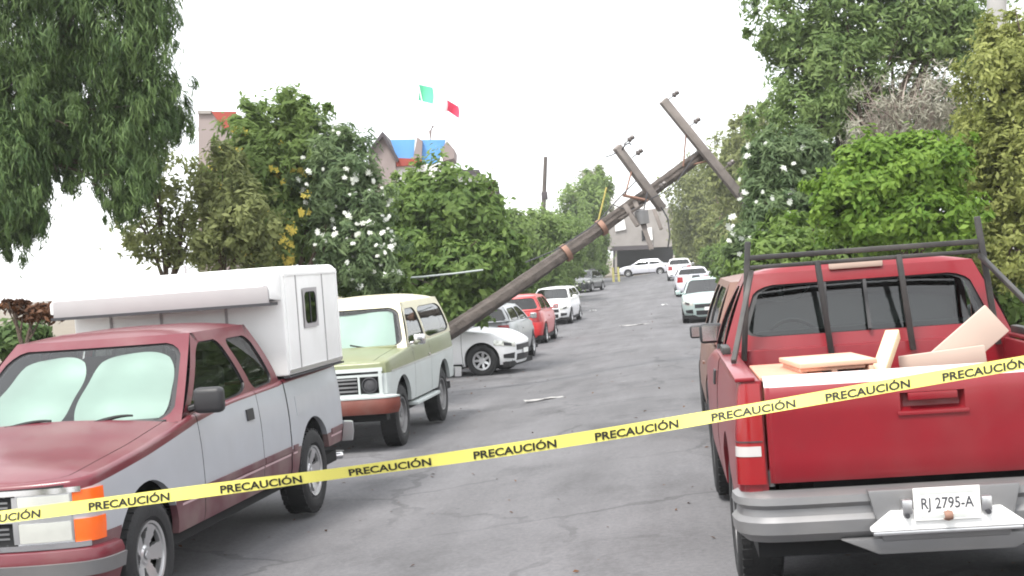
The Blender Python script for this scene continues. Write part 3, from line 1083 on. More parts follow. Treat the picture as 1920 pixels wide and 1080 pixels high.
# sloping front roof section over the cab with grey front panel under it
fr = MB().prism([(y0c+.02, 1.95), (y0c+.30, 1.97), (y0c+.30, 2.06), (y0c+.012, zc1-.02), (y0c+.012, 1.95)], -wc+.01, wc+.06, 'x')
fr.build('front_fairing', 'camper_white', CP, bevel=.012)
MB().box((.02, y0c+.312, 2.01), (2*wc-.0, .022, .15)).build('fairing_face', 'camper_grey', CP, bevel=.006)
MB().box((.02, y0c+.24, 1.93), (2*wc+.04, .18, .025)).build('fairing_underside', 'dark_trim', CP)
MB().box((-wc+.055, y0c+.17, 2.02), (.012, .30, .14)).build('fairing_end', 'dark_trim', CP)
for sgn in (-1, 1):
    MB().box((sgn*.955, (y0c+y1c)/2, 1.283), (.06, y0c-y1c, .018)).build('rail_seal', 'dark_trim', CP)
for sgn in (-1, 1):
    fm = MB()
    yc, zc_ = y0c-.72, 1.86
    outer = [(yc-.24, zc_-.20), (yc+.24, zc_-.20), (yc+.24, zc_+.20), (yc-.24, zc_+.20)]
    win = [(yc-.17, zc_-.145), (yc+.17, zc_-.145), (yc+.17, zc_+.145), (yc-.17, zc_+.145)]
    gg = MB()
    outer2 = [(yc-.21, zc_-.18), (yc+.21, zc_-.18), (yc+.21, zc_+.18), (yc-.21, zc_+.18)]
    window_cell(fm, gg, outer2, win, lambda y, z, d: (sgn*(wc+.014-d*.5), y, z), depth=.016)
    wo = fm.build('window', ['camper_grey', 'black_plastic'], CP)
    MB().grid([[(sgn*(wc+.0035), yc+i*.17, zc_+j*.15) for i in (-1, 1)] for j in (-1, 1)]).build('window_back', 'dark_void', wo)
    gg.build('pane', 'glass_mid', wo)
    MB().box((sgn*(wc+.008), yc, zc_), (.01, .02, .29)).build('glazing_bar', 'black_plastic', wo)
for y in np.linspace(y0c-.06, y1c+.06, 2):
    MB().box((-wc-.004, y, (zc0+zc1)/2), (.012, .035, zc1-zc0-.09)).build('corner_trim', 'camper_white', CP)
for x in (-.45, .15, .62):
    MB().box((x, y0c+.004, 1.66), (.022, .012, .52)).build('panel_joint', 'camper_grey', CP)
for sgn in (-1, 1):
    for y in (y0c-.36, y0c-1.15):
        MB().box((sgn*(wc+.003), y, 1.75), (.010, .010, .86)).build('panel_joint', 'camper_grey', CP)
    MB().box((sgn*(wc+.004), (y0c+y1c)/2, 1.325), (.012, y0c-y1c-.06, .03)).build('lower_trim', 'dull_chrome', CP)
    MB().box((sgn*(wc+.002), (y0c+y1c)/2, zc1-.075), (.014, y0c-y1c-.05, .022)).build('gutter', 'camper_white', CP)
MB().tube([(-.1, y0c-.02, zc1), (-.1, y0c-.02, zc1+.07)], .012, 6).build('roof_vent', 'camper_grey', CP)

# ---- red pickup, tail to the camera -----------------------------------------------------------------------
RW2 = 1.49
ar = math.radians(.45)
RXX, RYY = 1.23, 8.19        # rear axle
TR = thing('pickup_truck', 'red pickup seen from behind with a black rack over its loaded bed', 'pickup truck',
           (RXX-math.sin(ar)*RW2, RYY+math.cos(ar)*RW2, float(gz(1.23, 8.2))), ar)
yF, yR = RW2+.86, -RW2-1.07
R_ROWS = L_ROWS[:-1]+[1.14, 1.18]
SR = Shell(gmt_plan(yF, yR), GMT_SECT, [(yF, 1.00), (yF-.25, 1.035), (yF-.9, 1.10), (yF-1.5, 1.175), (yF-1.75, 1.205), (-.3, 1.235), (-.6, 1.25), (yR, 1.262)],
           lambda y: .44+(.12 if y < -RW2 else 0), (RW2, -RW2), .47, .40, R_ROWS, .05)
hood = SR.hood(yF-1.52, 15, .055, .88)
MB().grid(hood).build('hood', 'red_paint', TR)
ycab = -RW2+.97
ydo = .62
MB().box((0, yF-1.66, SR.ztop(yF-1.52)-.005), (1.60, .26, .05)).build('cowl', 'black_plastic', TR)
b = MB(); SR.panel(b, 0, SR.s_front(.8), 1); SR.panel(b, 0, SR.s_front(.8), -1); b.build('front_panel', 'dull_chrome', TR, merge=True)
qtl = SR.s_rear(.83)
for sgn in (-1, 1):
    b = MB(); SR.panel(b, SR.s_front(.8), SR.s_at_y(ydo+.02)-g, sgn); b.build('fender', 'red_paint', TR, merge=True)
    b = MB(); SR.panel(b, SR.s_at_y(ydo+.02)+g, SR.s_at_y(ycab+.05)-g, sgn); dr = b.build('door', 'red_paint', TR, merge=True)
    hb = MB(); q0 = SR.s_at_y(ycab+.4); SR.patch(hb, q0, q0+.15, 1.03, 1.12, .012, sgn); hb.build('handle', 'black_plastic', dr)
    b = MB(); SR.panel(b, SR.s_at_y(ycab-.02), SR.s_rear(.845), sgn, zlo=.5); b.build('bed_side', 'red_paint', TR, merge=True)
cab(TR, dict(zb=lambda y: SR.ztop(y)-.012, zr=1.735, wb=.905, wr=.715, paint='red_paint', y=(yF-1.60, yF-2.35, ycab+.17, ycab),
    cells=[dict(f=(yF-1.60, yF-2.35), r=(ycab+.02, ycab+.19), m=(.02, .075, .10, .12), glass='glass_mid')], wsm=(.02, .10, .065),
    rwm=(.20, .15, .095), rglass='glass_mid', rbow=.035, crown=.055))
# sliding rear window: two bars in the middle
zA, zB = 1.345, 1.655
for x in (-.24, .02, .26):
    MB().bar((x, ycab-.035, zA), (x*.97, ycab+.085, zB), .022, .02).build('window_divider', 'black_plastic', TR)
cabin_inside(TR, .78, ycab+.1, .80, .55, 1.24, rows=0)
sb = MB(); sb.box((0, -.02, .84), (1.40, .52, .18)); sb.box((0, -.30, 1.10), (1.40, .16, .52), 0, Matrix.Rotation(.16, 3, 'X'))
sb.build('bench_seat', 'interior_grey', TR, bevel=.05)
mirror(TR, -.93, .72, 1.31, -1, s=.85)
mirror(TR, .98, .72, 1.31, 1, s=.95)
MB().box((-.02, ycab+.13, 1.757), (.34, .035, .055)).build('third_brake_light', 'tan_board', TR, bevel=.012)
# bed
b = MB()
for sgn in (-1, 1):
    b.box((sgn*.835, (ycab+yR)/2-.02, 1.0), (.04, ycab-yR-.16, .48))
    b.box((sgn*.895, (ycab+yR)/2-.02, 1.256), (.10, ycab-yR-.1, .022))
    b.box((sgn*.62, -RW2, .90), (.40, .95, .26))
b.box((0, ycab-.07, 1.0), (1.66, .04, .52))
b.box((0, (ycab+yR)/2, .76), (1.66, ycab-yR-.1, .05))
b.build('cargo_bed', 'red_paint', TR, bevel=.008)
# tailgate with rolled top, pressed edges and a recessed handle
tg = MB()
zt0, zt1 = .735, 1.262
yT = yR-.012
prof = [(yT+.10, zt1-.03), (yT+.085, zt1), (yT+.02, zt1+.004), (yT+.004, zt1-.008), (yT-.006, zt1-.035), (yT-.010, zt1-.08), (yT-.010, zt1-.20), (yT-.008, zt0+.12),
        (yT-.004, zt0+.03), (yT+.01, zt0), (yT+.05, zt0)]
HX, HZ0, HZ1 = .155, 1.060, 1.150
xs = [-.805, -.795, -.78, -HX-.2, -HX, HX, HX+.2, .78, .795, .805]
prof2 = []
for i in range(len(prof)-1):
    prof2.append(prof[i])
zz = [zt1-.08, HZ1, HZ0, zt0+.12]
prof = [(yT+.11, zt1-.03), (yT+.10, zt1), (yT+.07, zt1-.004), (yT+.035, zt1-.022), (yT+.012, zt1-.05), (yT-.003, zt1-.085)]+prof[6:]
PR = [prof[0], prof[1], prof[2], prof[3], prof[4], prof[5], (yT-.010, HZ1), (yT-.010, HZ0), prof[7], prof[8], prof[9], prof[10]]
G = np.array([[(x, p[0]+(.012 if abs(x) > .79 else 0)-.012*(1-(x/.8)**2), p[1]) for p in PR] for x in xs])
for i in range(len(xs)-1):
    for j in range(len(PR)-1):
        if i == 4 and j == 6: continue
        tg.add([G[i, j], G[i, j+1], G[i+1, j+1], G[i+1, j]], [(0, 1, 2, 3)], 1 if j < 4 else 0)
tgo = tg.build('tailgate', ['red_paint', 'pale_top_band'], TR, merge=True, smooth=30)  # second material: pale band along the top edge
h = MB()
yh = yT-.022
o_ = [(-HX, HZ0), (HX, HZ0), (HX, HZ1), (-HX, HZ1)]
i_ = [(-HX+.02, HZ0+.015), (HX-.02, HZ0+.015), (HX-.02, HZ1-.012), (-HX+.02, HZ1-.012)]
vs = [(p[0], yh+.0, p[1]) for p in o_]+[(p[0], yh+.05, p[1]) for p in i_]
h.add(vs, [(0, 1, 5, 4), (1, 2, 6, 5), (2, 3, 7, 6), (3, 0, 4, 7), (4, 5, 6, 7)])
h.box((0, yh-.004, HZ0+.070), (.235, .03, .036))
h.box((0, yh-.006, HZ0-.012), (.34, .012, .02))
h.build('handle', 'red_paint', tgo, bevel=.003)
for sgn in (-1, 1):
    MB().tube([(sgn*.80, yT+.06, zt0-.02), (sgn*.80, yT+.06, zt0+.06)], .02, 8).build('hinge', 'steel_grey', tgo)
# corner posts and lamps
for sgn in (-1, 1):
    f = MB(); SR.sweep(f, SR.s_rear(.97)-.02 if False else SR.max-1.045, SR.max-.815, [(.004, .60), (.004, 1.245), (-.05, 1.245), (-.05, .60)], n=20)
    if sgn > 0: f.v = [(p[0], p[1], p[2]) for p in f.v]
    else: f.v = [(-p[0], p[1], p[2]) for p in f.v]
    f.build('corner_post', 'red_paint', TR)
    lamp = MB(); SR.patch(lamp, SR.max-.985, SR.max-.825, .735, 1.235, .016, sgn, n=10)
    lo = lamp.build('tail_light', 'red_lens', TR)
    lens = MB(); SR.patch(lens, SR.max-.975, SR.max-.84, .875, .925, .020, sgn, n=8); lens.build('reverse_lens', 'white_lens', lo)
    for z in (.945, 1.085):
        l2 = MB(); SR.patch(l2, SR.max-.98, SR.max-.83, z, z+.006, .019, sgn, n=8); l2.build('lens_rib', 'dark_trim', lo)
# step bumper
bmp = MB()
SRB = Shell([(x*.90, y) for x, y in gmt_plan(yF, yR)], [(0, 0), (2, 0)], [(yF, 1), (yR, 1)], .4, (), .4, .4, [], .05)
SRB.sweep(bmp, SRB.max-1.02, SRB.max+1.02, [(.0, .70), (.09, .695), (.125, .68), (.13, .645), (.105, .62), (.11, .585), (.135, .56), (.13, .50), (.08, .455), (0, .46), (-.05, .52)], n=80)
bo = bmp.build('step_bumper', 'steel_grey', TR, smooth=25)
zp = yR-.15
DZ = .045
MB().prism([(-.36, .70), (.36, .70), (.30, .45), (-.30, .45)], zp-.012, zp+.05, 'y').build('plate_recess', 'steel_grey', bo, bevel=.01)
MB().prism([(-.26, .60), (.26, .60), (.36, .525), (.36, .508), (-.36, .508), (-.36, .525)], zp-.055, zp-.0135, 'y').build('step_plate', 'camper_white', bo, bevel=.004)
MB().box((0, zp-.03, .497), (.7, .06, .018)).build('step_lip', 'dull_chrome', bo, bevel=.004)
MB().prism([(-.5, .465), (.5, .465), (.32, .385), (-.32, .385)], zp-.0, zp+.12, 'y').build('bumper_valance', 'steel_grey', bo, bevel=.01)
pl = MB().box((.0, zp-.0675, .632), (.31, .006, .155)).build('number_plate', 'plate_white', TR, bevel=.0)
tm = text_mesh('RJ 2795-A', .075, .0012)
to = bpy.data.objects.new('plate_number', tm); C.objects.link(to); to.parent = pl
tm.materials.append(MATS['plate_ink'])
to.rotation_euler = (PI/2, 0, 0); to.location = (0, zp-.0718, .609); to.scale = (.80, 1, 1)
for z, h_ in ((.689, .020), (.571, .016)):
    MB().box((0, zp-.0716, z), (.25, .0012, h_)).build('plate_band', 'plate_faint', pl)
for x in (-.185, .185):
    MB().box((x, zp-.05, .622), (.05, .05, .07)).build('plate_lamp', 'dull_chrome', bo, bevel=.008)
    MB().tube([(x*1.02, zp-.06, .582), (x*1.02, zp-.085, .582)], .013, 8).build('bolt', 'dark_trim', bo)
MB().lathe([(-.02, .02), (0, .026), (.02, .02)], (0, zp-.085, .575), 12).build('tow_hook', 'rust_steel', bo)
underbody(TR, yF-.12, yR+.15, .58, .36, .72, (RW2, -RW2), .375)
b = MB()
for y in (yF-.25, .0, -.4):
    pass
for x, sd in ((-.83, -1), (.83, 1)):
    for y in (RW2, -RW2):
        wheel(TR, x, y, .375, .255, sd, 'steel', dark=True)
# rack over the front of the bed
yk = ycab-.13
def rk(name, a_, b_, w=.045, m='rack_black', par=TR):
    return MB().bar(a_, b_, w, w).build(name, m, par, bevel=.006)
rk('rack_rail', (-.71, yk, 1.845), (.70, yk, 1.845), .034)
rk('rack_rail', (-.71, yk, 1.785), (.70, yk, 1.785), .026)
for x, zt_, tilt in ((-.71, 1.95, .25), (-.29, 1.80, -.05), (.21, 1.80, -.05), (.70, 2.00, -.25)):
    rk('rack_post', (x-tilt*.3 if abs(x) > .5 else x-tilt, yk, 1.20), (x, yk, zt_), .036)
for sgn in (-1, 1):
    rk('rack_brace', (sgn*.70, yk, 1.76), (sgn*.90, yk-1.0, 1.28), .03)
    rk('rack_foot', (sgn*.90, yk+.08, 1.285), (sgn*.90, yk-.25, 1.285), .05)

# load in the bed: each a thing of its own
def in_truck(p, r=TR): return r.matrix_world @ Vector(p)
bpy.context.view_layer.update()
def load(name, label, cat, mb, m, **k):
    o = mb.build(name, m, None, **k)
    o.matrix_world = TR.matrix_world.copy()
    return tag(o, label, cat)
b = MB()
b.box((-.645, -1.95, 1.235), (.33, .80, .02)); b.box((-.645, -1.95, .99), (.29, .74, .46))
load('salmon_crate', 'flat topped salmon pink crate at left in the red pickup bed', 'crate', b, 'salmon_board', bevel=.004)
b = MB()
P0 = Matrix.Rotation(.12, 3, 'Z')
cx = -.43
b.box((cx, -2.02, 1.285), (.40, .52, .025), 0, P0)
for sx in (-.17, .17): b.box((cx+sx, -2.02, 1.03), (.025, .48, .47), 0, P0)
b.box((cx, -1.80, 1.03), (.34, .025, .46), 0, P0)
b.box((cx, -2.25, 1.262), (.34, .02, .018), 0, P0); b.box((cx, -2.25, .99), (.34, .02, .44), 0, P0)
b.box((cx+.01, -2.25, 1.23), (.03, .02, .06), 0, P0)
load('pink_cabinet', 'pale pink open fronted cabinet lying in the red pickup bed', 'cabinet', b, 'plywood', bevel=.003)
b = MB().bar((-.20, -2.2, 1.18), (-.04, -1.8, 1.385), .075, .06)
load('timber_offcut', 'short pale yellow timber sticking up from the red pickup bed', 'timber', b, 'pale_timber', bevel=.006)
b = MB()
Mq = Matrix.Rotation(math.radians(-38), 3, 'Y')
b.box((.34, -1.70, 1.275), (.50, .03, .19), 0, Mq)
b.box((.22, -1.76, 1.225), (.46, .03, .10), 0, Matrix.Rotation(math.radians(-4), 3, 'Y'))
load('tan_board', 'tan board leaning up against the right side of the red pickup bed', 'board', b, 'tan_board', bevel=.004)

# ---- green and pale grey off-roader -----------------------------------------------------------------------
GWB = 2.62
ag = math.radians(177.9)
gx, gy = pose_left(-4.40, 17.8, ag, GWB)
TG = thing('off_roader', 'old green two door off-roader with cream roof and rusty red bumper', 'car', (gx, gy, float(gz(-4.4, 17.5))), ag)
yF, yR = GWB/2+.78, -GWB/2-.92
SG = Shell([(0, yF), (.6, yF-.005), (.86, yF-.02), (.93, yF-.05), (.955, yF-.12), (.965, yF-.5), (.985, 0), (.985, yR+.4), (.97, yR+.08), (.93, yR), (.5, yR), (0, yR)],
           [(.40, .05), (.6, .015), (.9, .0), (1.0, .0), (1.06, .006), (1.25, .03)],
           [(yF, 1.13), (yF-.3, 1.16), (yF-1.2, 1.215), (yF-1.4, 1.235), (yR, 1.27)], lambda y: .53+(.06 if abs(y) > GWB/2 else 0), (GWB/2, -GWB/2), .46, .44,
           [.56, .62, .70, .80, .86, .92, .96], .035,
           split=lambda y, zt: .985+.03*(2.09-y)/3)
def gmat(y, z):
    l = .985+.03*(2.09-y)/3
    return 0 if z > l else 1
GM = ['green_paint', 'pale_grey_paint']
hood = SG.hood(yF-1.15, 15, .045, .86)
MB().grid(hood[:, 1:-1]).build('hood', 'green_paint', TG)
qF = SG.s_front(.86)
for sgn in (-1, 1):
    b = MB(); SG.panel(b, qF, SG.s_at_y(.62)-g, sgn, gmat)
    st = (hood[:, -2:] if sgn > 0 else hood[:, :2]).copy(); st[:, 0 if sgn > 0 else 1, 0] += sgn*.008
    b.grid(st, 0); b.build('fender', GM, TG, merge=True)
    b = MB(); SG.panel(b, SG.s_at_y(.62)+g, SG.s_at_y(-.42)-g, sgn, gmat); dr = b.build('door', GM, TG, merge=True)
    hb = MB(); q0 = SG.s_at_y(-.24); SG.patch(hb, q0, q0+.12, 1.03, 1.06, .015, sgn); hb.build('handle', 'chrome', dr)
    b = MB(); SG.panel(b, SG.s_at_y(-.42)+g, SG.s_rear(.9), sgn, gmat); b.build('quarter_panel', GM, TG, merge=True)
    t = MB(); SG.patch(t, SG.s_at_y(yF-.2), SG.s_at_y(yR+.1), lambda u: .985+.01*u*3.5, lambda u: 1.003+.01*u*3.5, .008, sgn, n=20); t.build('trim_strip', 'dull_chrome', TG)
    MB().box((sgn*.93, 0, .47), (.16, 1.5, .05)).build('running_board', 'pale_grey_paint', TG, bevel=.015)
b = MB(); SG.panel(b, SG.s_rear(.9), SG.max, 1, gmat); SG.panel(b, SG.s_rear(.9), SG.max, -1, gmat); b.build('rear_panel', GM, TG, merge=True)
ws, rw = cab(TG, dict(zb=lambda y: SG.ztop(y)-.01, zr=1.80, wb=.935, wr=.775, paint='cream_paint', y=(yF-1.25, yF-1.72, yR+.26, yR+.06),
     cells=[dict(f=(yF-1.25, yF-1.72), r=(-.36, -.30), m=(.02, .09, .07, .05), glass='glass_mid'),
            dict(f=(-.36, -.30), r=(yR+.05, yR+.24), m=(.03, .09, .06, .09), glass='glass_mid')],
     wsm=(.05, .10, .05), crown=.095, bow=.09, tbow=.07))
MB().box((0, yF-1.24, SG.ztop(yF-1.24)+.012), (1.6, .20, .05)).build('cowl', 'green_paint', TG, bevel=.012)
cabin_inside(TG, .7, -1.2, .82, .65, 1.24, rows=1)
rows = [[ws(u, v, .07+.02*math.sin(5*u+2*v)) for v in np.linspace(.08, .86, 9)] for u in np.linspace(-.86, .86, 21)]
MB().grid(rows).build('sunshade', 'sunshade_mint', TG)
for x0, x1 in ((-.5, -.2), (.1, .45)):
    MB().tube([ws(x0, .02, -.015), ws(x1, .12, -.02)], .012, 6).build('wiper', 'black_rubber', TG)
# nose: cream surround, grille bars, round lamps in dark bezels
b = MB()
for s_ in (1, -1):
    SG.panel(b, 0, qF, s_, lambda y, z: 0 if z < 1.02 else 1, zlo=.70)
b.build('front_panel', ['dark_void', 'green_paint'], TG, merge=True)
def gbar(name, z0, z1, off, m, q=None):
    t = MB(); SG.sweep(t, -(q or qF), (q or qF), [(off, z0), (off, z1), (off-.05, z1), (off-.05, z0)]); return t.build(name, m, TG)
gbar('grille_surround', 1.015, 1.06, .03, 'pale_grey_paint', qF+.02)
gbar('grille_surround', .955, .985, .03, 'pale_grey_paint', qF+.02)
gbar('grille_surround', .715, .745, .03, 'pale_grey_paint', qF+.02)
for z in (.775, .825, .875, .92):
    gbar('grille_bar', z, z+.020, .014, 'dull_chrome', SG.s_front(.56))
for x in (-.2, .2):
    q = SG.s_front(abs(x))*(1 if x > 0 else -1)
    t = MB(); SG.sweep(t, q-.02, q+.02, [(.02, .745), (.02, .955), (-.02, .955), (-.02, .745)], n=2); t.build('grille_post', 'dull_chrome', TG)
for sgn in (-1, 1):
    t = MB(); SG.patch(t, SG.s_front(.575), SG.s_front(.60), .745, .955, .03, sgn, n=2); t.build('lamp_surround', 'pale_grey_paint', TG)
    t = MB(); SG.patch(t, qF-.03, qF+.01, .70, 1.05, .03, sgn, n=2); t.build('lamp_surround', 'pale_grey_paint', TG)
    hl = MB()
    R_ = [[(sgn*.72+r*math.cos(k*PI/12), yF+o, .85+r*math.sin(k*PI/12)) for k in range(24)] for r, o in ((.100, -.02), (.100, .022), (.088, .026), (.080, .0))]
    hl.grid(R_, 0, closed=True)
    ho = hl.build('headlight', 'dark_trim', TG)
    hl = MB(); hl.grid([[(sgn*.72+r*math.cos(k*PI/12), yF+o, .85+r*math.sin(k*PI/12)) for k in range(24)] for r, o in ((.082, .0), (.06, .012), (.03, .018), (.001, .02))], 0, closed=True)
    hl.build('lens', 'interior_grey', ho)
    t = MB(); SG.patch(t, SG.s_front(.62), SG.s_front(.82), .992, 1.01, .02, sgn, n=2); t.build('indicator', 'dark_trim', TG)
bm_ = MB(); SG.sweep(bm_, -qF-.12, qF+.12, [(.03, .70), (.13, .69), (.14, .66), (.15, .58), (.13, .50), (.06, .49), (.05, .6)], n=40)
bo = bm_.build('front_bumper', 'rust_red_paint', TG, bevel=0)
t = MB(); SG.sweep(t, -qF-.12, qF+.12, [(.02, .702), (.14, .692), (.14, .712), (.02, .722)], n=40); t.build('bumper_top', 'pale_grey_paint', bo)
b = MB(); SG.sweep(b, SG.max-1.0, SG.max+1.0, [(.02, .56), (.12, .56), (.12, .70), (.02, .70)]); b.build('rear_bumper', 'dull_chrome', TG)
underbody(TG, yF-.1, yR+.1, .58, .42, 1.0, (GWB/2, -GWB/2), .37)
for x, sd in ((-.82, -1), (.82, 1)):
    for y in (GWB/2, -GWB/2):
        wheel(TG, x, y, .385, .24, sd, 'steel', dark=True)
mirror(TG, -1.06, .62, 1.30, -1, 'chrome', .8)


# ---- ordinary cars ---------------------------------------------------------------------------------------
def car(name, label, loc, rot, paint, kind='hatch', glassm='glass_dark', L=4.1, Wd=.86, H=1.46, rim='multi', group=None, tail='red_lens', detail=True, roof=None, cat='car', r=.315, fo=.205):
    T = thing(name, label, cat, (loc[0], loc[1], float(gz(loc[0], loc[1]))), rot, group)
    wb = L*.615
    ya, yb = wb/2, -wb/2
    yF = ya+L*fo
    yR = yF-L
    W_ = Wd
    suv = kind == 'suv'
    hz = (.98 if kind == 'hatch' else .92) if not suv else 1.0
    rz = {'hatch': 1.06, 'sedan': .98, 'suv': 1.10, 'van': 1.10, 'pickup': 1.0}[kind]
    hl = .30 if kind != 'van' else .24
    yc = yF-L*.245                        # cowl
    plan = [(0, yF), (.35, yF-.02), (.6, yF-.09), (.76, yF-.24), (W_-.03, yF-.5), (W_, yF-.95), (W_, 0), (W_, yR+.8), (W_-.035, yR+.35), (W_-.10, yR+.10), (.55, yR+.01), (0, yR)]
    if kind in ('van', 'suv'):
        plan = [(0, yF), (.45, yF-.02), (.7, yF-.08), (.80, yF-.2), (W_-.02, yF-.45), (W_, yF-.95), (W_, 0), (W_, yR+.6), (W_-.015, yR+.15), (W_-.05, yR+.03), (.6, yR), (0, yR)]
    S = Shell(plan, [(.18, .09), (.30, .035), (.5, .0), (.66, .0), (.78, .018), (.9, .035), (1.05, .07)],
              [(yF, .70), (yF-.12, .745), (yF-.5, hz-.075), (yc, hz), (yc-.4, hz+.025), (yb, rz-.02), (yR+.35, rz), (yR, rz-.03 if kind == 'sedan' else rz)],
              .22 if not suv else .32, (ya, yb), r+.055, r, [.26, .32, .4, .5, .56, .62, .68, .74, .8, .86, .92], .05)
    sm = paint
    qf = S.s_front(.74)
    hood = S.hood(yc, 11, .05, .9)
    MB().grid(hood).build('hood', sm, T)
    b = MB(); S.panel(b, 0, qf, 1); S.panel(b, 0, qf, -1); b.build('front_bumper', sm, T, merge=True)
    cells = []
    ytop_f = yc-L*.20
    if kind == 'sedan':
        yrt, yrb = yR+1.05, yR+.50
    elif kind == 'hatch':
        yrt, yrb = yR+.42, yR+.10
    else:
        yrt, yrb = yR+.20, yR+.06
    ymid = (yc+yR)/2+.06
    for sgn in (-1, 1):
        e1, e2 = yc-.10, ymid
        b = MB(); S.panel(b, qf, S.s_at_y(e1)-g, sgn); b.build('fender', sm, T, merge=True)
        b = MB(); S.panel(b, S.s_at_y(e1)+g, S.s_at_y(e2)-g, sgn); dr = b.build('door', sm, T, merge=True)
        hb = MB(); q0 = S.s_at_y(e2+.25); S.patch(hb, q0, q0+.16, .80, .825, .02, sgn, n=3); hb.build('handle', sm, dr)
        e3 = max(yb+.25, yR+.8)
        if e3 < e2-.3 and kind != 'pickup':
            b = MB(); S.panel(b, S.s_at_y(e2)+g, S.s_at_y(e3)-g, sgn); b.build('door', sm, T, merge=True)
            b = MB(); S.panel(b, S.s_at_y(e3)+g, S.s_rear(.60), sgn); b.build('quarter_panel', sm, T, merge=True)
        else:
            b = MB(); S.panel(b, S.s_at_y(e2)+g, S.s_rear(.60), sgn); b.build('quarter_panel', sm, T, merge=True)
    b = MB(); S.panel(b, S.s_rear(.60), S.max, 1); S.panel(b, S.s_rear(.60), S.max, -1); b.build('tailgate', sm, T, merge=True)
    zbelt = lambda y: S.ztop(y)-.012
    tf = ytop_f
    cells = [dict(f=(yc, tf), r=(ymid-.02, ymid+.02), m=(.02, .06, .16, .03), glass=glassm),
             dict(f=(ymid-.02, ymid+.02), r=(yrb+.02, yrt), m=(.02, .06, .03, .20 if kind == 'hatch' else (.16 if kind == 'sedan' else .10)), glass=glassm)]
    wsf, rwf = cab(T, dict(zb=zbelt, zr=H-.05, wb=W_-.075, wr=W_-.27, paint=paint, y=(yc, tf, yrt, yrb), cells=cells, wsm=(.03, .07, .06),
                   wglass=glassm, rglass=glassm, roof=roof or paint, crown=.05, bow=.16, tbow=.10, rbow=.06))
    if kind == 'sedan':
        deck = S.hood(yrb-.02, 11, .02, .9, y1=1)
        MB().grid(deck).build('boot_lid', sm, T)
    cabin_inside(T, yc-.2, yrb+.3, W_-.16, .42, hz-.02, rows=2)
    for sgn in (-1, 1):
        q = S.s_front(.50)
        f = MB(); S.patch(f, q, q+.52, lambda t: .575+.075*t, lambda t: .675+.085*t, .012, sgn, n=12)
        ho = f.build('headlight', 'clear_lens', T)
        f = MB(); S.patch(f, q+.12, q+.30, lambda t: .605+.03*t, lambda t: .665+.04*t, .016, sgn, n=4); f.build('bulb_housing', 'dark_trim', ho)
        f = MB(); S.patch(f, S.s_front(.52), S.s_front(.52)+.30, lambda t: .33+.03*t, lambda t: .46-.02*t, .010, sgn, n=6); f.build('fog_lamp', 'black_plastic', T)
        qq = S.s_rear(.50)
        f = MB(); S.patch(f, qq-.34, qq, .70, .70+.18*(1.5 if kind in ('hatch', 'suv', 'van') else 1), .012, sgn, n=8); f.build('tail_light', tail, T)
        mirror(T, sgn*(W_+(.0 if suv else .09)), yc-.25, hz+.07, sgn, 'black_plastic' if suv else paint, .85)
    f = MB(); S.sweep(f, -S.s_front(.45), S.s_front(.45), [(.008, .50), (.008, .62), (-.03, .62), (-.03, .50)], n=16); f.build('grille', 'black_plastic', T)
    f = MB(); S.sweep(f, -S.s_front(.42), S.s_front(.42), [(.008, .28), (.008, .42), (-.03, .42), (-.03, .28)], n=16); f.build('air_intake', 'black_plastic', T)
    MB().box((0, yF+.016, .47), (.30, .012, .10)).build('number_plate', 'plate_white', T)
    MB().box((0, yR-.012, .62), (.30, .012, .12)).build('number_plate', 'plate_white', T)
    f = MB(); S.sweep(f, S.s_rear(.68), 2*S.max-S.s_rear(.68), [(.03, .30), (.04, .42), (.03, .50), (-.03, .5), (-.03, .3)], n=20); f.build('rear_bumper', sm, T)
    underbody(T, yF-.12, yR+.12, W_-.32, .20, .70, (ya, yb), r)
    for x, sd in ((-W_+.10, -1), (W_-.10, 1)):
        for y in (ya, yb):
            wheel(T, x, y, r, .20, sd, rim)
    return T


def place_by_wheel(px, py, rot, L, W_, which, r=.315):
    """car origin such that the outer contact of wheel `which` (front/rear, side) lies at the photo point"""
    p = on_ground(px, py)
    wb = L*.615
    lx = which[1]*(W_-.01); ly = wb/2 if which[0] == 'f' else -wb/2
    c, s = math.cos(rot), math.sin(rot)
    return (p[0]-(c*lx-s*ly), p[1]-(s*lx+c*ly))


r_ = math.radians(-101)
car('hatchback', 'white hatchback with its nose out in the road under the fallen pole', place_by_wheel(905, 706, r_, 4.3, .87, ('f', 1)), r_, 'white_paint', 'hatch', 'glass_dark', 4.3, .87, 1.48, 'multi', r=.335, fo=.168)
r_ = math.radians(-3)
p = place_by_wheel(1003, 668, r_, 4.1, .85, ('f', 1))
car('hatchback', 'grey hatchback parked tail first between the white and red hatchbacks', p, r_, 'grey_paint', 'hatch', 'glass_dark', 4.1, .85, 1.45)
r_ = math.radians(-2)
p = place_by_wheel(1027, 643, r_, 3.9, .84, ('r', 1))
car('hatchback', 'red hatchback parked behind the grey one, tail to the camera', p, r_, 'bright_red_paint', 'hatch', 'glass_dark', 3.9, .84, 1.52)
r_ = math.radians(176)
p = place_by_wheel(1074, 606, r_, 4.2, .87, ('f', -1))
car('hatchback', 'white hatchback facing the camera beyond the red hatchback', p, r_, 'white_paint', 'hatch', 'glass_dark', 4.2, .87, 1.48)
r_ = math.radians(168)
p = on_ground(1112, 548)
car('sedan', 'dark saloon with a glinting windscreen parked under the left trees', (p[0]-.6, p[1]+2), r_, 'dark_paint', 'sedan', 'glass_mid', 4.4, .88, 1.42)
r_ = math.radians(84)
p = W(1210, 512, 122)
car('sedan', 'silver saloon standing across the far end of the street', (p[0], p[1]), r_, 'lilac_white_paint', 'sedan', 'glass_mid', 4.5, .88, 1.44)
r_ = math.radians(1)
p = place_by_wheel(1268, 557, r_, 4.4, .88, ('r', -1))
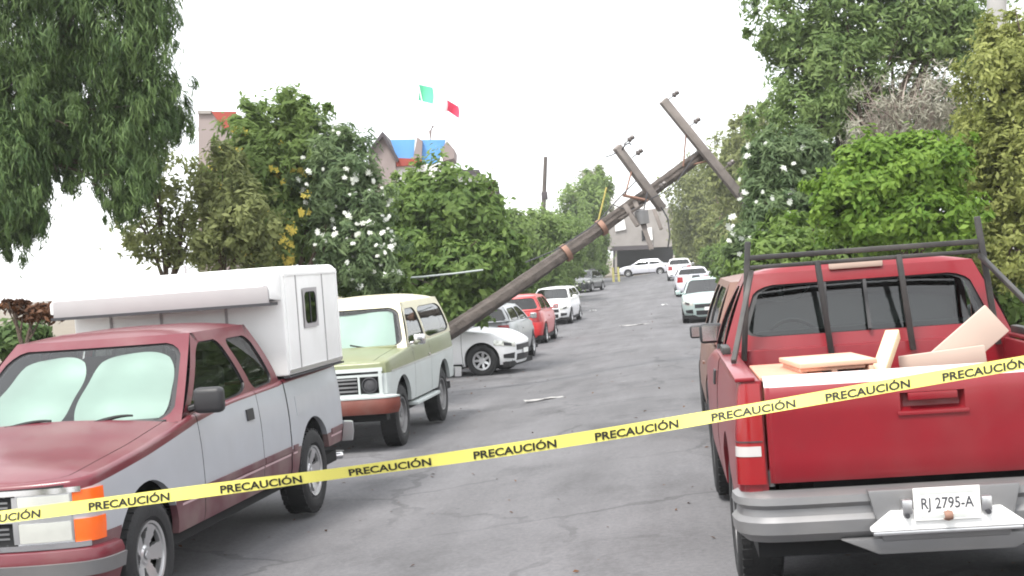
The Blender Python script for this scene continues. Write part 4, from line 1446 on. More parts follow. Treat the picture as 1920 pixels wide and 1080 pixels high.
car('hatchback', 'lilac white hatchback third in the right hand row, nose away', p, r_, 'lilac_white_paint', 'hatch', 'glass_mid', 4.2, .88, 1.44)
r_ = math.radians(0)
p = place_by_wheel(1252, 527, r_, 4.2, .88, ('r', -1))
car('hatchback', 'white hatchback farthest up the right hand row', p, r_, 'white_paint', 'hatch', 'glass_mid', 4.2, .88, 1.50)
r_ = math.radians(179)
p = place_by_wheel(1281, 606, r_, 4.4, .87, ('f', 1))
car('sedan', 'pale green saloon facing the camera beyond the brown off-roader', p, r_, 'pale_green_paint', 'sedan', 'glass_dark', 4.4, .87, 1.43)
r_ = math.radians(.3)
p = place_by_wheel(1336, 850, r_, 4.3, .87, ('r', -1), .36)
TB = car('off_roader', 'brown off-roader parked just ahead of the red pickup', p, r_, 'brown_paint', 'suv', 'glass_mid', 4.3, .87, 1.72, 'steel', r=.37)

# ------------------------------------------------------------------ warning tape
XT = np.linspace(-4.6, 4.2, 241)
pa, pb = W(0, 970, 6.25), W(1920, 680, 6.05)


def tape_c(x):
    t = (x-pa[0])/(pb[0]-pa[0])
    sag = .035*((2*t-1)**2-1)
    return np.array([x, pa[1]+(pb[1]-pa[1])*t, pa[2]+(pb[2]-pa[2])*t+sag+.004*math.sin(9*t)])


def tape_pt(u, v, off=0.):
    """u along x, v across (metres)"""
    c = tape_c(u)
    tw = .35*math.sin(1.7*u+.6)+.12*math.sin(5.3*u)
    up = np.array([0, math.sin(tw), math.cos(tw)])
    return c+up*v+np.array([0, -off, 0])


TP = thing('warning_tape', 'yellow warning tape printed PRECAUCIÓN stretched across the street before the cars', 'warning tape', tuple(tape_c(-1.0)))
bpy.context.view_layer.update()
inv = np.array(tape_c(-1.0))
b = MB().grid([[tape_pt(x, v)-inv for v in np.linspace(-.0285, .0285, 4)] for x in XT])
b.build('band', 'tape_yellow', TP, recalc=False)
tm = text_mesh('PRECAUCIÓN', .055, .0015)
co = np.empty(len(tm.vertices)*3)
tm.vertices.foreach_get('co', co)
co = co.reshape(-1, 3)
wtx = co[:, 0].max()-co[:, 0].min()
hts = [co[:, 1].min(), co[:, 1].max()]
kx = .362/wtx
for px in (-290, -28, 224, 480, 728, 967, 1198, 1418, 1632, 1850, 2070):
    xc = W(px, 860, 6.15)[0]
    me = tm.copy()
    me.materials.append(MATS['tape_ink'])
    q = np.array([tape_pt(xc+p[0]*kx, (p[1]-.021)*.86-.002, .003)-inv for p in co])
    me.vertices.foreach_set('co', q.ravel())
    o = bpy.data.objects.new('lettering', me)
    C.objects.link(o)
    o.parent = TP

# ------------------------------------------------------------------ fallen utility pole
def smooth_line(pts, n):
    pts = np.asarray(pts, float)
    d = np.concatenate([[0], np.cumsum(np.linalg.norm(np.diff(pts, axis=0), axis=1))])
    return np.stack([np.interp(np.linspace(0, d[-1], n), d, pts[:, k]) for k in range(3)], 1)


pb0, pt0 = W(640, 722, 25.3), W(1322, 284, 27.0)
pb0[2] = float(gz(pb0[0], pb0[1]))+.05
PO = thing('utility_pole', 'broken wooden utility pole with two crossarms leaning across the street', 'utility pole', tuple(pb0))
L0 = pt0-pb0
n = 40
path = [L0*t+np.array([0, 0, -.10*math.sin(PI*t)]) for t in np.linspace(0, 1, n)]
n2, ns = 90, 26
ax = L0/np.linalg.norm(L0)
sd = np.cross(ax, [0, 0, 1.]); sd /= np.linalg.norm(sd)
vd = np.cross(sd, ax)
split = rng.random((ns,))
rings = []
for i in range(n2):
    t = i/(n2-1)
    c = L0*t+np.array([0, 0, -.10*math.sin(PI*t)])
    ring = []
    for k in range(ns):
        a_ = k*2*PI/ns
        w_ = .012*math.sin(3*a_+5*t)+.008*math.sin(7*a_+11*t)+(-.016 if split[k] > .72 and math.sin(9*t+20*split[k]) > -.3 else 0)+.005*rnd.uniform(-1, 1)
        r0 = .168-.070*t+w_
        ring.append(c+sd*r0*math.cos(a_)+vd*r0*math.sin(a_))
    rings.append(ring)
b = MB().grid(rings, closed=True)
b.add(rings[-1], [tuple(range(ns))])
b.build('pole', 'pole_wood', PO, smooth=24)
def pw(px, py, Z): return W(px, py, Z)-pb0
def arm(a_, b_, w):
    return MB().bar(pw(*a_), pw(*b_), w, w*1.15).build('crossarm', 'arm_wood', PO, bevel=.012)
A1 = arm((1156, 275, 26.1), (1242, 392, 26.5), .135)
A2 = arm((1243, 188, 26.6), (1392, 372, 27.0), .14)
def insul(p, par, d=(-.6, 0, .8)):
    p = np.asarray(p); d = np.asarray(d)/np.linalg.norm(d)
    b = MB().tube([p, p+d*.10, p+d*.12, p+d*.15, p+d*.18, p+d*.20, p+d*.24, p+d*.25], [.012, .012, .05, .055, .035, .05, .045, .01], 10)
    b.build('insulator', 'porcelain', par)
for px, py in ((1162, 275), (1178, 300), (1222, 362)): insul(pw(px+7, py-4, 26.2), A1, (.8, 0, .55))
for px, py in ((1246, 190), (1286, 240), (1350, 320)): insul(pw(px+7, py-3, 26.7), A2, (.8, 0, .55))
def rod(a_, b_, m='rust_steel', r=.018):
    MB().tube([pw(*a_), pw(*b_)], r, 6).build('brace', m, PO)
rod((1287, 244, 26.7), (1281, 312, 26.75)); rod((1335, 300, 26.9), (1283, 312, 26.85))
rod((1185, 318, 26.2), (1172, 366, 26.1)); rod((1168, 366, 26.1), (1214, 376, 26.2), r=.03)
rod((1137, 352, 26.2), (1122, 414, 26.45), 'yellow_strap', .016)
b = MB()
b.tube([pw(1158, 285, 26.1), pw(1147, 291, 26.0), pw(1136, 294, 26.0)], .012, 5)
b.tube([pw(1165, 283, 26.1), pw(1172, 272, 26.0), pw(1180, 268, 26.0), pw(1184, 272, 26.0)], .016, 5)
b.build('wire_stub', 'cable_dark', PO)
for t in (.60, .70):
    bb = MB()
    c = L0*t+np.array([0, 0, -.10*math.sin(PI*t)])
    d = L0/np.linalg.norm(L0)
    bb.tube([c-d*.05, c+d*.05], .17-.085*(t-.6), 14)
    bb.build('steel_band', 'rust_steel', PO)
for pts, r0 in (([(1192, 340, 26.2), (1160, 372, 26.0), (1118, 420, 25.8), (1040, 470, 25.6), (985, 492, 25.3)], .012),
                ([(1300, 296, 26.7), (1262, 352, 26.4), (1222, 372, 26.3), (1180, 396, 26.1), (1150, 384, 26.1)], .010),
                ([(1214, 360, 26.2), (1206, 400, 26.1), (1214, 436, 26.1), (1204, 452, 26.1)], .013),
                ([(1385, 362, 26.9), (1400, 400, 26.9), (1420, 452, 26.8)], .011)):
    MB().tube(smooth_line([pw(*q) for q in pts], 14), r0, 5).build('torn_wire', 'cable_dark', PO)
for (a_, b_, w_, m_) in (((1190, 376, 26.2), (1222, 468, 26.0), .085, 'arm_wood'), ((1172, 384, 26.1), (1196, 424, 26.0), .10, 'arm_wood'),
                         ((1206, 384, 26.1), (1160, 412, 26.0), .06, 'pole_wood'), ((1226, 392, 26.3), (1240, 430, 26.2), .07, 'arm_wood')):
    MB().bar(pw(*a_), pw(*b_), w_, w_*.7).build('broken_timber', m_, PO, bevel=.008)
b = MB().tube([pw(1202, 396, 26.1), pw(1206, 420, 26.1)], [.13, .12], 14)
b.tube([pw(1202, 392, 26.1), pw(1202, 396, 26.1)], [.05, .13], 14)
b.build('transformer_can', 'steel_grey', PO)
# torn cables
cb = thing('cable', 'thin pale cable slung from the flowering shrub to the fallen pole', 'cable', tuple(W(730, 522, 24.5)))
o0 = W(730, 522, 24.5)
MB().tube([W(726, 523, 24.5)-o0, W(790, 519, 24.7)-o0, W(850, 513, 24.9)-o0, W(905, 506, 25.2)-o0], .018, 6).build('wire', 'cable_pale', cb)
cb = thing('cable', 'loose dark cable hanging from the crossarm down towards the far house', 'cable', tuple(W(1236, 392, 26.4)))
o0 = W(1236, 392, 26.4)
MB().tube([W(1240, 388, 26.4)-o0, W(1252, 410, 26.4)-o0, W(1256, 440, 26.4)-o0, W(1252, 466, 26.4)-o0], .014, 5).build('wire', 'cable_dark', cb)
cb = thing('cable', 'thin overhead cable crossing the white sky at the upper left', 'cable', tuple(W(560, 0, 30)))
o0 = W(560, 0, 30)
MB().tube([W(520, -60, 30)-o0, W(560, 0, 30)-o0, W(605, 52, 30)-o0, W(700, 130, 32)-o0, W(760, 200, 45)-o0], .007, 5).build('wire', 'cable_pale', cb)

# standing pole beyond
q0 = W(1014, 560, 80); q0[2] = float(gz(q0[0], q0[1]))
SP = thing('utility_pole', 'slim dark utility pole still standing among the left trees', 'utility pole', tuple(q0))
MB().tube([(0, 0, 0), (W(1018, 420, 80)-q0), (W(1023, 294, 80)-q0)], [.17, .14, .11], 10).build('pole', 'pole_wood', SP)
b = MB().box(W(1021, 367, 80)-q0, (.34, .3, .45)); b.build('transformer', 'roof_dark', SP, bevel=.04)

# ------------------------------------------------------------------ houses
def house_box(root, name, c, s, m, rot=0.):
    return MB().box(c, s, 0, Matrix.Rotation(rot, 3, 'Z')).build(name, m, root)

# house with blue panels and flag
Zh = 46.0
h0 = W(770, 560, Zh); h0[2] = float(gz(-8, 45))
HS = thing('house', 'grey gabled house with blue upper panels showing above the left trees', 'house', tuple(h0))
def hp(px, py, dz=0.): return W(px, py, Zh+dz)-h0
def slab(root, name, pts, depth, m, flip=1):
    """real slab: front outline given by photo points, extruded away from the street"""
    n_ = len(pts)
    d = np.array([_F[0], _F[1], 0])*depth
    vs = [np.asarray(p) for p in pts]+[np.asarray(p)+d for p in pts]
    fs = [tuple(range(n_)), tuple(range(n_, 2*n_))[::-1]]+[(i, (i+1) % n_, n_+(i+1) % n_, n_+i) for i in range(n_)]
    return MB().add(vs, fs).build(name, m, root, smooth=0)
top = hp(716, 252)
slab(HS, 'gable_wall', [hp(692, 282), hp(717, 252), hp(742, 296), hp(742, 620), hp(692, 620)], 4.0, 'wall_grey')
slab(HS, 'roof_edge', [hp(686, 288, -.2), hp(717, 246, -.2), hp(748, 300, -.2), hp(744, 304, -.2), hp(717, 256, -.2), hp(690, 291, -.2)], 4.4, 'roof_dark')
slab(HS, 'blue_panel', [hp(732, 262, .3), hp(778, 261, .3), hp(775, 300, .3), hp(746, 300, .3)], .12, 'panel_blue')
slab(HS, 'blue_panel', [hp(786, 262, .3), hp(836, 262, .3), hp(830, 280, .3), hp(822, 306, .3), hp(788, 308, .3)], .12, 'panel_blue')
slab(HS, 'partition', [hp(774, 300, .1), hp(782, 256, .1), hp(792, 264, .1), hp(790, 302, .1)], 2.0, 'wall_grey')
slab(HS, 'gable_wall', [hp(826, 282, .1), hp(838, 264, .1), hp(852, 280, .1), hp(851, 297, .1), hp(830, 302, .1)], 2.5, 'wall_grey')
slab(HS, 'red_fascia', [hp(742, 296, .0), hp(790, 298, .0), hp(792, 308, .0), hp(744, 312, .0)], 1.5, 'roof_red')
slab(HS, 'wall', [hp(742, 312, .2), hp(850, 306, .2), hp(850, 620, .2), hp(742, 620, .2)], 5.0, 'wall_white')
b = MB().tube([hp(806, 262, -.2), hp(807, 246, -.2), hp(812, 236, -.2)], .05, 6); b.build('antenna', 'wall_grey', HS)
# flag
f0 = W(806, 262, 45.6)
FL = thing('flag', 'green white and red flag flying from a pole above the blue panelled house', 'flag', tuple(f0))
def fp(px, py, dz=0.): return W(px, py, 45.6+dz)-f0
MB().tube([fp(806, 262), fp(796, 210), fp(783, 152)], [.022, .02, .016], 8).build('flagpole', 'flag_white', FL)
F0, F1, F2, F3 = (784, 158), (811, 164), (838, 187), (860, 200)
def stripe(a_, b_, ya, yb, m, k0):
    rows = []
    for i in range(9):
        t = i/8
        px = a_[0]+(b_[0]-a_[0])*t
        pt_, pb_ = a_[1]+(b_[1]-a_[1])*t, ya+(yb-ya)*t
        rows.append([fp(px+1.5*math.sin(3*s), pt_+(pb_-pt_)*s, .10*math.sin(k0+t*3+s)) for s in np.linspace(0, 1, 7)])
    MB().grid(rows).build('stripe', m, FL)
stripe(F0, F1, 188, 195, 'flag_green', 0); stripe(F1, F2, 195, 214, 'flag_white', 2.6); stripe(F2, F3, 207, 222, 'flag_red', 5)

# white house behind with dark flat roof
h1 = W(880, 560, 52); h1[2] = float(gz(-8, 50))
H2 = thing('house', 'white house with a dark stepped flat roof behind the round green tree', 'house', tuple(h1))
def h2(px, py, dz=0.): return W(px, py, 52+dz)-h1
slab(H2, 'wall', [h2(840, 330), h2(900, 326), h2(930, 350), h2(930, 600), h2(840, 600)], 5, 'wall_white')
slab(H2, 'roof', [h2(836, 318, -.3), h2(898, 318, -.3), h2(902, 326, -.3), h2(838, 327, -.3)], 5.5, 'roof_dark')
slab(H2, 'roof', [h2(898, 330, -.3), h2(912, 334, -.3), h2(936, 353, -.3), h2(932, 359, -.3), h2(900, 338, -.3)], 5.5, 'roof_dark')
# grey wall building at the left with red corner
h2_ = W(398, 560, 38); h2_[2] = float(gz(-9, 38))
H3 = thing('building', 'plain grey building with a red painted top corner behind the yellow flowering tree', 'building', tuple(h2_))
def h3(px, py, dz=0.): return W(px, py, 38+dz)-h2_
slab(H3, 'wall', [h3(372, 212), h3(440, 212), h3(440, 560), h3(372, 560)], 6, 'wall_grey')
slab(H3, 'red_corner', [h3(396, 209, -.06), h3(442, 209, -.06), h3(442, 240, -.06), h3(418, 240, -.06)], .1, 'roof_red')
slab(H3, 'coping', [h3(370, 207, -.08), h3(395, 207, -.08), h3(395, 213, -.08), h3(370, 213, -.08)], 6.1, 'wall_stone')
# house closing the street
Ze = 135.0
h4 = W(1205, 500, Ze); h4[2] = float(gz(-1, 160))-.3
H4 = thing('house', 'grey and white house with a dark open garage closing the far end of the street', 'house', tuple(h4))
def e4(px, py, dz=0.): return W(px, py, Ze+dz)-h4
slab(H4, 'wall', [e4(1142, 400), e4(1262, 388), e4(1262, 462), e4(1142, 468)], 6, 'wall_stone')
slab(H4, 'garage_back', [e4(1150, 468, 3), e4(1262, 462, 3), e4(1262, 512, 3), e4(1150, 514, 3)], .3, 'dark_trim')
slab(H4, 'canopy', [e4(1150, 462, -2), e4(1225, 459, -2), e4(1225, 467, -2), e4(1150, 470, -2)], 5, 'roof_dark')
slab(H4, 'post', [e4(1153, 468, -1.8), e4(1157, 468, -1.8), e4(1157, 512, -1.8), e4(1153, 512, -1.8)], .25, 'wall_stone')
slab(H4, 'parapet', [e4(1138, 372, 2), e4(1225, 366, 2), e4(1225, 412, 2), e4(1138, 415, 2)], 4, 'wall_white')
slab(H4, 'white_panel', [e4(1152, 412, -.2), e4(1170, 409, -.2), e4(1174, 430, -.2), e4(1154, 434, -.2)], .15, 'wall_white')
slab(H4, 'white_panel', [e4(1210, 428, -.2), e4(1222, 426, -.2), e4(1224, 450, -.2), e4(1212, 452, -.2)], .15, 'wall_white')
slab(H4, 'window', [e4(1186, 396, 1.8), e4(1194, 395, 1.8), e4(1194, 404, 1.8), e4(1186, 405, 1.8)], .15, 'dark_void')
slab(H4, 'window', [e4(1203, 432, -.1), e4(1209, 431, -.1), e4(1210, 450, -.1), e4(1204, 451, -.1)], .08, 'dark_void')
for k, px in enumerate((1150, 1160)):
    q = W(px, 517, 112); q[2] = float(gz(q[0], q[1]))
    o = MB().tube([(0, 0, 0), (0, 0, 1.15)], .09, 8).build('bollard', 'yellow_post')
    o.location = q
    tag(o, ('yellow bollard by the far kerb, left one of the two', 'yellow bollard by the far kerb, right one of the two nearer the silver saloon')[k], 'bollard', 'yellow bollards by the far kerb')
# concrete mast top right
m0 = W(1872, 400, 24); m0[2] = float(gz(4, 23))
CPo = thing('concrete_pole', 'grey concrete pole rising behind the trees at the upper right', 'utility pole', tuple(m0))
MB().tube([(0, 0, 0), W(1870, 70, 24)-m0, W(1866, -160, 24)-m0], [.22, .17, .15], 12).build('pole', 'concrete', CPo)
# litter on the road
for k, (px, py, s, lab) in enumerate(((1113, 583, .34, 'bent white metal scrap lying on the road by the white hatchback'), (1246, 572, .30, 'white board lying on the road beside the lilac hatchback'),
                             (1190, 611, .45, 'long pale plank lying flat on the road'), (1020, 752, .30, 'pale strip of paper on the near road'),
                             (632, 851, .16, 'crumpled white paper by the rear wheel of the maroon pickup'))):
    q = on_ground(px, py)
    b = MB()
    gv = [[((i/4-.5)*s*(2.2 if k in (2, 3) else 1), (j/3-.5)*s*(.5 if k in (2, 3) else .8), .006+.04*s*(1+math.sin(i*2.1+j*1.7+k))) for j in range(4)] for i in range(5)]
    b.grid(gv)
    o = b.build('litter', 'concrete' if k in (2, 3) else 'camper_white')
    o.location = (q[0], q[1], float(gz(q[0], q[1]))+.008)
    o.rotation_euler = (0, 0, (0.9, 1.4, .15, .5, .4)[k])
    tag(o, lab, 'litter')

# ------------------------------------------------------------------ haze
hm = bpy.data.materials.new('haze')
hm.use_nodes = True
hm.node_tree.nodes.clear()
_o = hm.node_tree.nodes.new('ShaderNodeOutputMaterial')
_v = hm.node_tree.nodes.new('ShaderNodeVolumePrincipled')
_v.inputs['Color'].default_value = (.93, .95, .96, 1)
_v.inputs['Density'].default_value = .0006
_v.inputs['Anisotropy'].default_value = .2
hm.node_tree.links.new(_v.outputs['Volume'], _o.inputs['Volume'])
MATS['haze'] = hm
tag(MB().box((0, 1220, 6.5), (1040, 2620, 17)).build('haze', 'haze', smooth=0), kind='stuff')

# ------------------------------------------------------------------ trees and shrubs
def leaves_mesh(name, pos, nrm, size, tint, aspect, m, parent, droop=None):
    n_ = len(pos)
    up = rng.normal(size=(n_, 3))
    if droop is not None:
        up = up*(1-droop)+np.array([0, 0, -1.])*droop*2
    a_ = np.cross(nrm, up); a_ /= np.linalg.norm(a_, axis=1)[:, None]+1e-9
    b_ = np.cross(a_, nrm); b_ /= np.linalg.norm(b_, axis=1)[:, None]+1e-9
    s = size[:, None]
    L_, Wd_ = s*1.0, s*aspect
    bend = nrm*s*.18
    v = np.stack([pos-b_*L_, pos+a_*Wd_+bend, pos+b_*L_, pos-a_*Wd_+bend], 1).reshape(-1, 3)
    me = bpy.data.meshes.new(name)
    me.vertices.add(n_*4)
    me.vertices.foreach_set('co', v.ravel())
    me.loops.add(n_*4)
    me.loops.foreach_set('vertex_index', np.arange(n_*4, dtype=np.int32))
    me.polygons.add(n_)
    me.polygons.foreach_set('loop_start', np.arange(0, n_*4, 4, dtype=np.int32))
    me.update(calc_edges=True)
    at = me.attributes.new('tint', 'FLOAT', 'FACE')
    at.data.foreach_set('value', np.clip(tint, 0, 1).astype(np.float32))
    me.materials.append(MATS[m])
    o = bpy.data.objects.new(name, me)
    C.objects.link(o)
    o.parent = parent
    return o


FLOWER = {}


def flower_mesh(m):
    if m not in FLOWER:
        b = MB()
        for q in range(4):
            c = np.array([rnd.uniform(-.6, .6), rnd.uniform(-.6, .6), rnd.uniform(-.6, .6)])
            for k in range(5):
                a_ = k*2*PI/5
                p = [c, c+np.array([.5*math.cos(a_-.5), -.15, .5*math.sin(a_-.5)]), c+np.array([.8*math.cos(a_), -.05, .8*math.sin(a_)]), c+np.array([.5*math.cos(a_+.5), -.15, .5*math.sin(a_+.5)])]
                b.add(p, [(0, 1, 2, 3)])
        o = b.build('blossom', m)
        FLOWER[m] = o.data
        bpy.data.objects.remove(o)
    return FLOWER[m]


def tree(name, label, cat, base, blobs, n, leaf, m, trunk_r=.12, bark='trunk_bark', aspect=.42, droop=None, clump=.20, group=None, blossoms=(), twigs=0, fill=.55, per=60, forkpx=None):
    """base: (px, Z) of the trunk foot; blobs: (px, py, rx, ry, Z) photo ellipses, made round in depth"""
    f = W(base[0], 540, base[1])
    if -6.9 < f[0] < 3.5 and f[1] < 132:
        f[0] = -7.0 if f[0] < -1.6 else 3.7
    f[2] = float(gz(f[0], f[1]))
    T = thing(name, label, cat, tuple(f), 0, group)
    vol = np.array([b[2]*b[3]*b[4]**2 for b in blobs], float)
    cnt = np.maximum(1, (vol/vol.sum()*n)).astype(int)
    PP, NN, SS, TT = [], [], [], []
    tk = MB()
    cs = []
    for bl, c_ in zip(blobs, cnt):
        ctr = W(bl[0], bl[1], bl[4])-f
        rx, rz = bl[2]/FPX*bl[4], bl[3]/FPX*bl[4]
        ry = min(rx, rz)*.9+.1*max(rx, rz)
        cs.append((ctr, rx, rz))
        nc = max(4, int(c_/per))
        d = rng.normal(size=(nc, 3)); d /= np.linalg.norm(d, axis=1)[:, None]
        rr = fill+(1-fill)*rng.random(nc)**.6
        rr *= 1+rng.normal(size=nc)*.12
        out = rng.random(nc) < .16                       # sprays that stick out of the crown
        rr = np.where(out, rr*(1.08+.30*rng.random(nc)), rr)
        cc = d*rr[:, None]
        crad = clump*(.5+1.0*rng.random(nc))*np.where(out, .62, 1)
        wgt = (.35+1.3*rng.random(nc))*np.where(out, .35, 1)
        idx = rng.choice(nc, c_, p=wgt/wgt.sum())
        e = rng.normal(size=(c_, 3))*.55
        if droop is not None: e[:, 2] *= 1.6
        q = cc[idx]+e*crad[idx][:, None]
        p = ctr+q[:, :1]*np.array([rx, 0, 0])+q[:, 1:2]*np.array([0, ry, 0])+q[:, 2:3]*np.array([0, 0, rz])
        nn = d[idx]*.7+e*.5+rng.normal(size=(c_, 3))*.5+np.array([0, 0, .35])
        nn /= np.linalg.norm(nn, axis=1)[:, None]
        PP.append(p); NN.append(nn)
        SS.append(leaf*(.45+.85*rng.random(c_)))
        ct = rng.random(nc)
        TT.append(.55*ct[idx]+.45*rng.random(c_))
    P, N, S, T_ = map(np.concatenate, (PP, NN, SS, TT))
    leaves_mesh('crown', P, N, S, T_, aspect, m, T, droop)
    # trunk and limbs
    top = max(cs, key=lambda c: c[1]*c[2])[0]
    fork = np.array([top[0]*.5, top[1]*.5, max(.5, (min(c[0][2]-.4*c[2] for c in cs))*.8)])
    if forkpx: fork = W(*forkpx)-f
    tk.tube(smooth_line([(0, 0, -.1), (0, 0, .1), fork*np.array([.6, .6, .6])+np.array([rnd.uniform(-.05, .05), 0, 0]), fork], 8), list(np.linspace(trunk_r*1.25, trunk_r*.8, 8)), 10)
    for ctr, rx, rz in cs:
        mid = (fork+ctr)/2+np.array([rnd.uniform(-.15, .15)*rx, 0, .1*rz])
        tk.tube(smooth_line([fork, mid, ctr+np.array([0, 0, .45*rz])], 7), list(np.linspace(trunk_r*.6, trunk_r*.12, 7)), 6)
        for k in range(4+twigs):
            e = ctr+np.array([rnd.uniform(-.8, .8)*rx, rnd.uniform(-.6, .6)*rx, rnd.uniform(-.5, .9)*rz])
            s0 = fork+(ctr-fork)*rnd.uniform(.4, 1)
            tk.tube(smooth_line([s0, (s0+e)/2+np.array([0, 0, .08*rz]), e], 5), list(np.linspace(trunk_r*.28, trunk_r*.05, 5)), 5)
    tk.build('trunk', bark, T)
    for (fm, cntf, size, blobsel, zr_) in blossoms:
        for k in range(cntf):
            bl = blobs[blobsel[k % len(blobsel)]]
            ctr = W(bl[0], bl[1], bl[4])-f
            rx, rz = bl[2]/FPX*bl[4], bl[3]/FPX*bl[4]
            ry = min(rx, rz)*.9+.1*max(rx, rz)
            a_, e_ = rnd.uniform(-PI, 0), math.asin(rnd.uniform(-.8, .95))
            o = bpy.data.objects.new('blossom', flower_mesh(fm))
            C.objects.link(o); o.parent = T
            kk = 1.04
            o.location = ctr+np.array([rx*math.cos(a_)*math.cos(e_), ry*math.sin(a_)*math.cos(e_), rz*math.sin(e_)])*kk
            o.rotation_euler = (rnd.uniform(-.4, .4), rnd.uniform(0, 6), rnd.uniform(-.6, .6))
            s_ = size*rnd.uniform(.6, 1.35)
            o.scale = (s_, s_, s_)
    return T


# tall drooping conifer at the upper left
tree('conifer_tree', 'tall dark drooping conifer filling the upper left behind the camper', 'tree', (-60, 21),
     [(60, 60, 150, 130, 21), (230, 60, 105, 120, 21), (30, 200, 110, 130, 21), (170, 190, 120, 110, 21.5), (270, 195, 80, 80, 21), (20, 340, 75, 130, 20.5),
      (150, 290, 70, 55, 21.5), (235, 330, 62, 85, 21), (320, 205, 42, 70, 21.5), (285, 30, 55, 70, 21), (60, -90, 190, 110, 21), (240, -100, 110, 100, 21), (235, 260, 80, 90, 21), (5, 400, 58, 66, 20.5), (45, 330, 40, 95, 20.5), (95, 225, 70, 60, 20.6), (15, 440, 48, 38, 20.4), (30, 390, 55, 70, 20.3), (230, 365, 50, 50, 20.8), (115, 310, 50, 45, 20.8)],
     150000, .085, 'leaf_pine', .085, aspect=.13, droop=.62, clump=.17, fill=.35, per=90, forkpx=(-70, 250, 21.3))
# thin grey-green tree
tree('olive_tree', 'thin loose grey-green tree with a slender bare stem left of the yellow blossom', 'tree', (312, 24),
     [(300, 330, 62, 60, 24), (270, 430, 62, 55, 24), (350, 400, 45, 60, 24), (320, 470, 60, 34, 24), (400, 330, 45, 50, 24.3)], 3600, .075, 'leaf_olive', .07, clump=.34, fill=.3, aspect=.35, per=40)
tree('shrub', 'olive leaved shrub with dry tips behind the camper roof', 'shrub', (420, 22),
     [(420, 360, 58, 85, 22), (405, 450, 50, 60, 21.8), (470, 430, 60, 80, 22)], 9500, .06, 'leaf_olive', .08, clump=.24, fill=.35, aspect=.4)
tree('flowering_tree', 'green tree with yellow flower clusters over the camper roof', 'tree', (540, 24),
     [(520, 280, 100, 95, 24.3), (480, 330, 80, 90, 24), (560, 420, 75, 100, 24), (470, 230, 45, 50, 24.3), (560, 220, 60, 45, 24.3), (500, 450, 70, 60, 23.8)],
     24000, .085, 'leaf_mid', .12, clump=.20, fill=.35, aspect=.3, blossoms=(('flower_yellow', 60, .075, [2, 1, 2, 5], 0),))
tree('oleander', 'white flowering oleander between the camper and the leaning pole', 'shrub', (660, 23),
     [(635, 335, 70, 85, 23.5), (680, 410, 55, 85, 23.3), (665, 470, 75, 70, 23), (610, 275, 50, 50, 24.2), (700, 490, 50, 60, 22.8), (635, 400, 50, 90, 23.6)],
     27000, .085, 'leaf_oleander', .10, clump=.20, fill=.4, aspect=.22, blossoms=(('flower_white', 120, .048, [0, 1, 2, 3, 4, 1], 0),))
tree('broadleaf_tree', 'round dense green tree beside the white oleander', 'tree', (830, 31),
     [(830, 400, 95, 90, 31), (780, 460, 70, 90, 30.5), (890, 430, 60, 80, 31), (850, 510, 100, 60, 30), (770, 380, 50, 60, 31), (905, 380, 40, 50, 31.3), (930, 480, 60, 60, 31)],
     34000, .105, 'leaf_green', .18, clump=.20, fill=.42)
tree('broadleaf_tree', 'dusty green tree behind the middle of the fallen pole', 'tree', (960, 66),
     [(985, 460, 70, 55, 66), (950, 440, 50, 45, 60), (1040, 450, 55, 50, 78), (1000, 515, 60, 40, 70), (1050, 495, 50, 45, 84)], 30000, .15, 'leaf_mid', .16, clump=.22, fill=.4)
tree('broadleaf_tree', 'light green tree above the crossarm end of the left row', 'tree', (1080, 112),
     [(1092, 400, 46, 60, 112), (1070, 460, 55, 50, 104), (1108, 460, 30, 52, 116), (1090, 500, 45, 26, 110), (1120, 350, 30, 35, 114)], 22000, .20, 'leaf_mid', .18, clump=.24, fill=.38)
tree('pale_tree', 'pale dry topped tree just left of the upper crossarm', 'tree', (1108, 124),
     [(1108, 345, 28, 38, 124), (1085, 380, 25, 35, 124), (1130, 375, 30, 30, 124)], 3000, .18, 'leaf_pale', .10, 'pale_bark', clump=.35, fill=.3, twigs=6)
tree('broadleaf_tree', 'far dark green tree at the left end of the street', 'tree', (1120, 136),
     [(1108, 470, 26, 46, 138), (1120, 500, 18, 22, 136), (1090, 500, 40, 28, 128)], 9000, .2, 'leaf_green', .2, clump=.25, fill=.35)
# right side
tree('broadleaf_tree', 'olive green tree behind the raised end of the fallen pole', 'tree', (1390, 82),
     [(1335, 380, 76, 95, 112), (1390, 320, 65, 90, 78), (1310, 440, 52, 60, 124), (1375, 440, 70, 60, 86), (1420, 260, 50, 60, 72)], 40000, .19, 'leaf_olive', .2, clump=.2, fill=.4)
tree('broadleaf_tree', 'far dark tree right of the end house', 'tree', (1280, 152),
     [(1278, 440, 26, 45, 152), (1290, 478, 24, 22, 150), (1262, 410, 20, 28, 154)], 8000, .18, 'leaf_green', .2, clump=.25, fill=.35)
tree('tall_tree', 'tall feathery green tree rising beyond the top of the frame at right', 'tree', (1560, 33),
     [(1560, 130, 110, 120, 33), (1480, 40, 80, 80, 33), (1640, 50, 130, 80, 33), (1760, 60, 120, 90, 33), (1500, 220, 90, 90, 32.5), (1450, 330, 60, 80, 32.5), (1600, -70, 180, 80, 33), (1790, 10, 110, 70, 33), (1560, 300, 80, 80, 33), (1700, 230, 120, 90, 34.5), (1790, 270, 70, 90, 34)],
     56000, .105, 'leaf_feather', .24, clump=.19, fill=.4, aspect=.3)
tree('dry_shrub', 'tangle of dry bare brown branches above the bright green bush', 'shrub', (1690, 25),
     [(1690, 200, 95, 70, 25), (1640, 240, 70, 60, 25), (1750, 190, 70, 70, 25), (1700, 290, 90, 50, 25)], 5200, .075, 'leaf_dry', .08, 'pale_bark', clump=.3, fill=.2, twigs=34, aspect=.14)
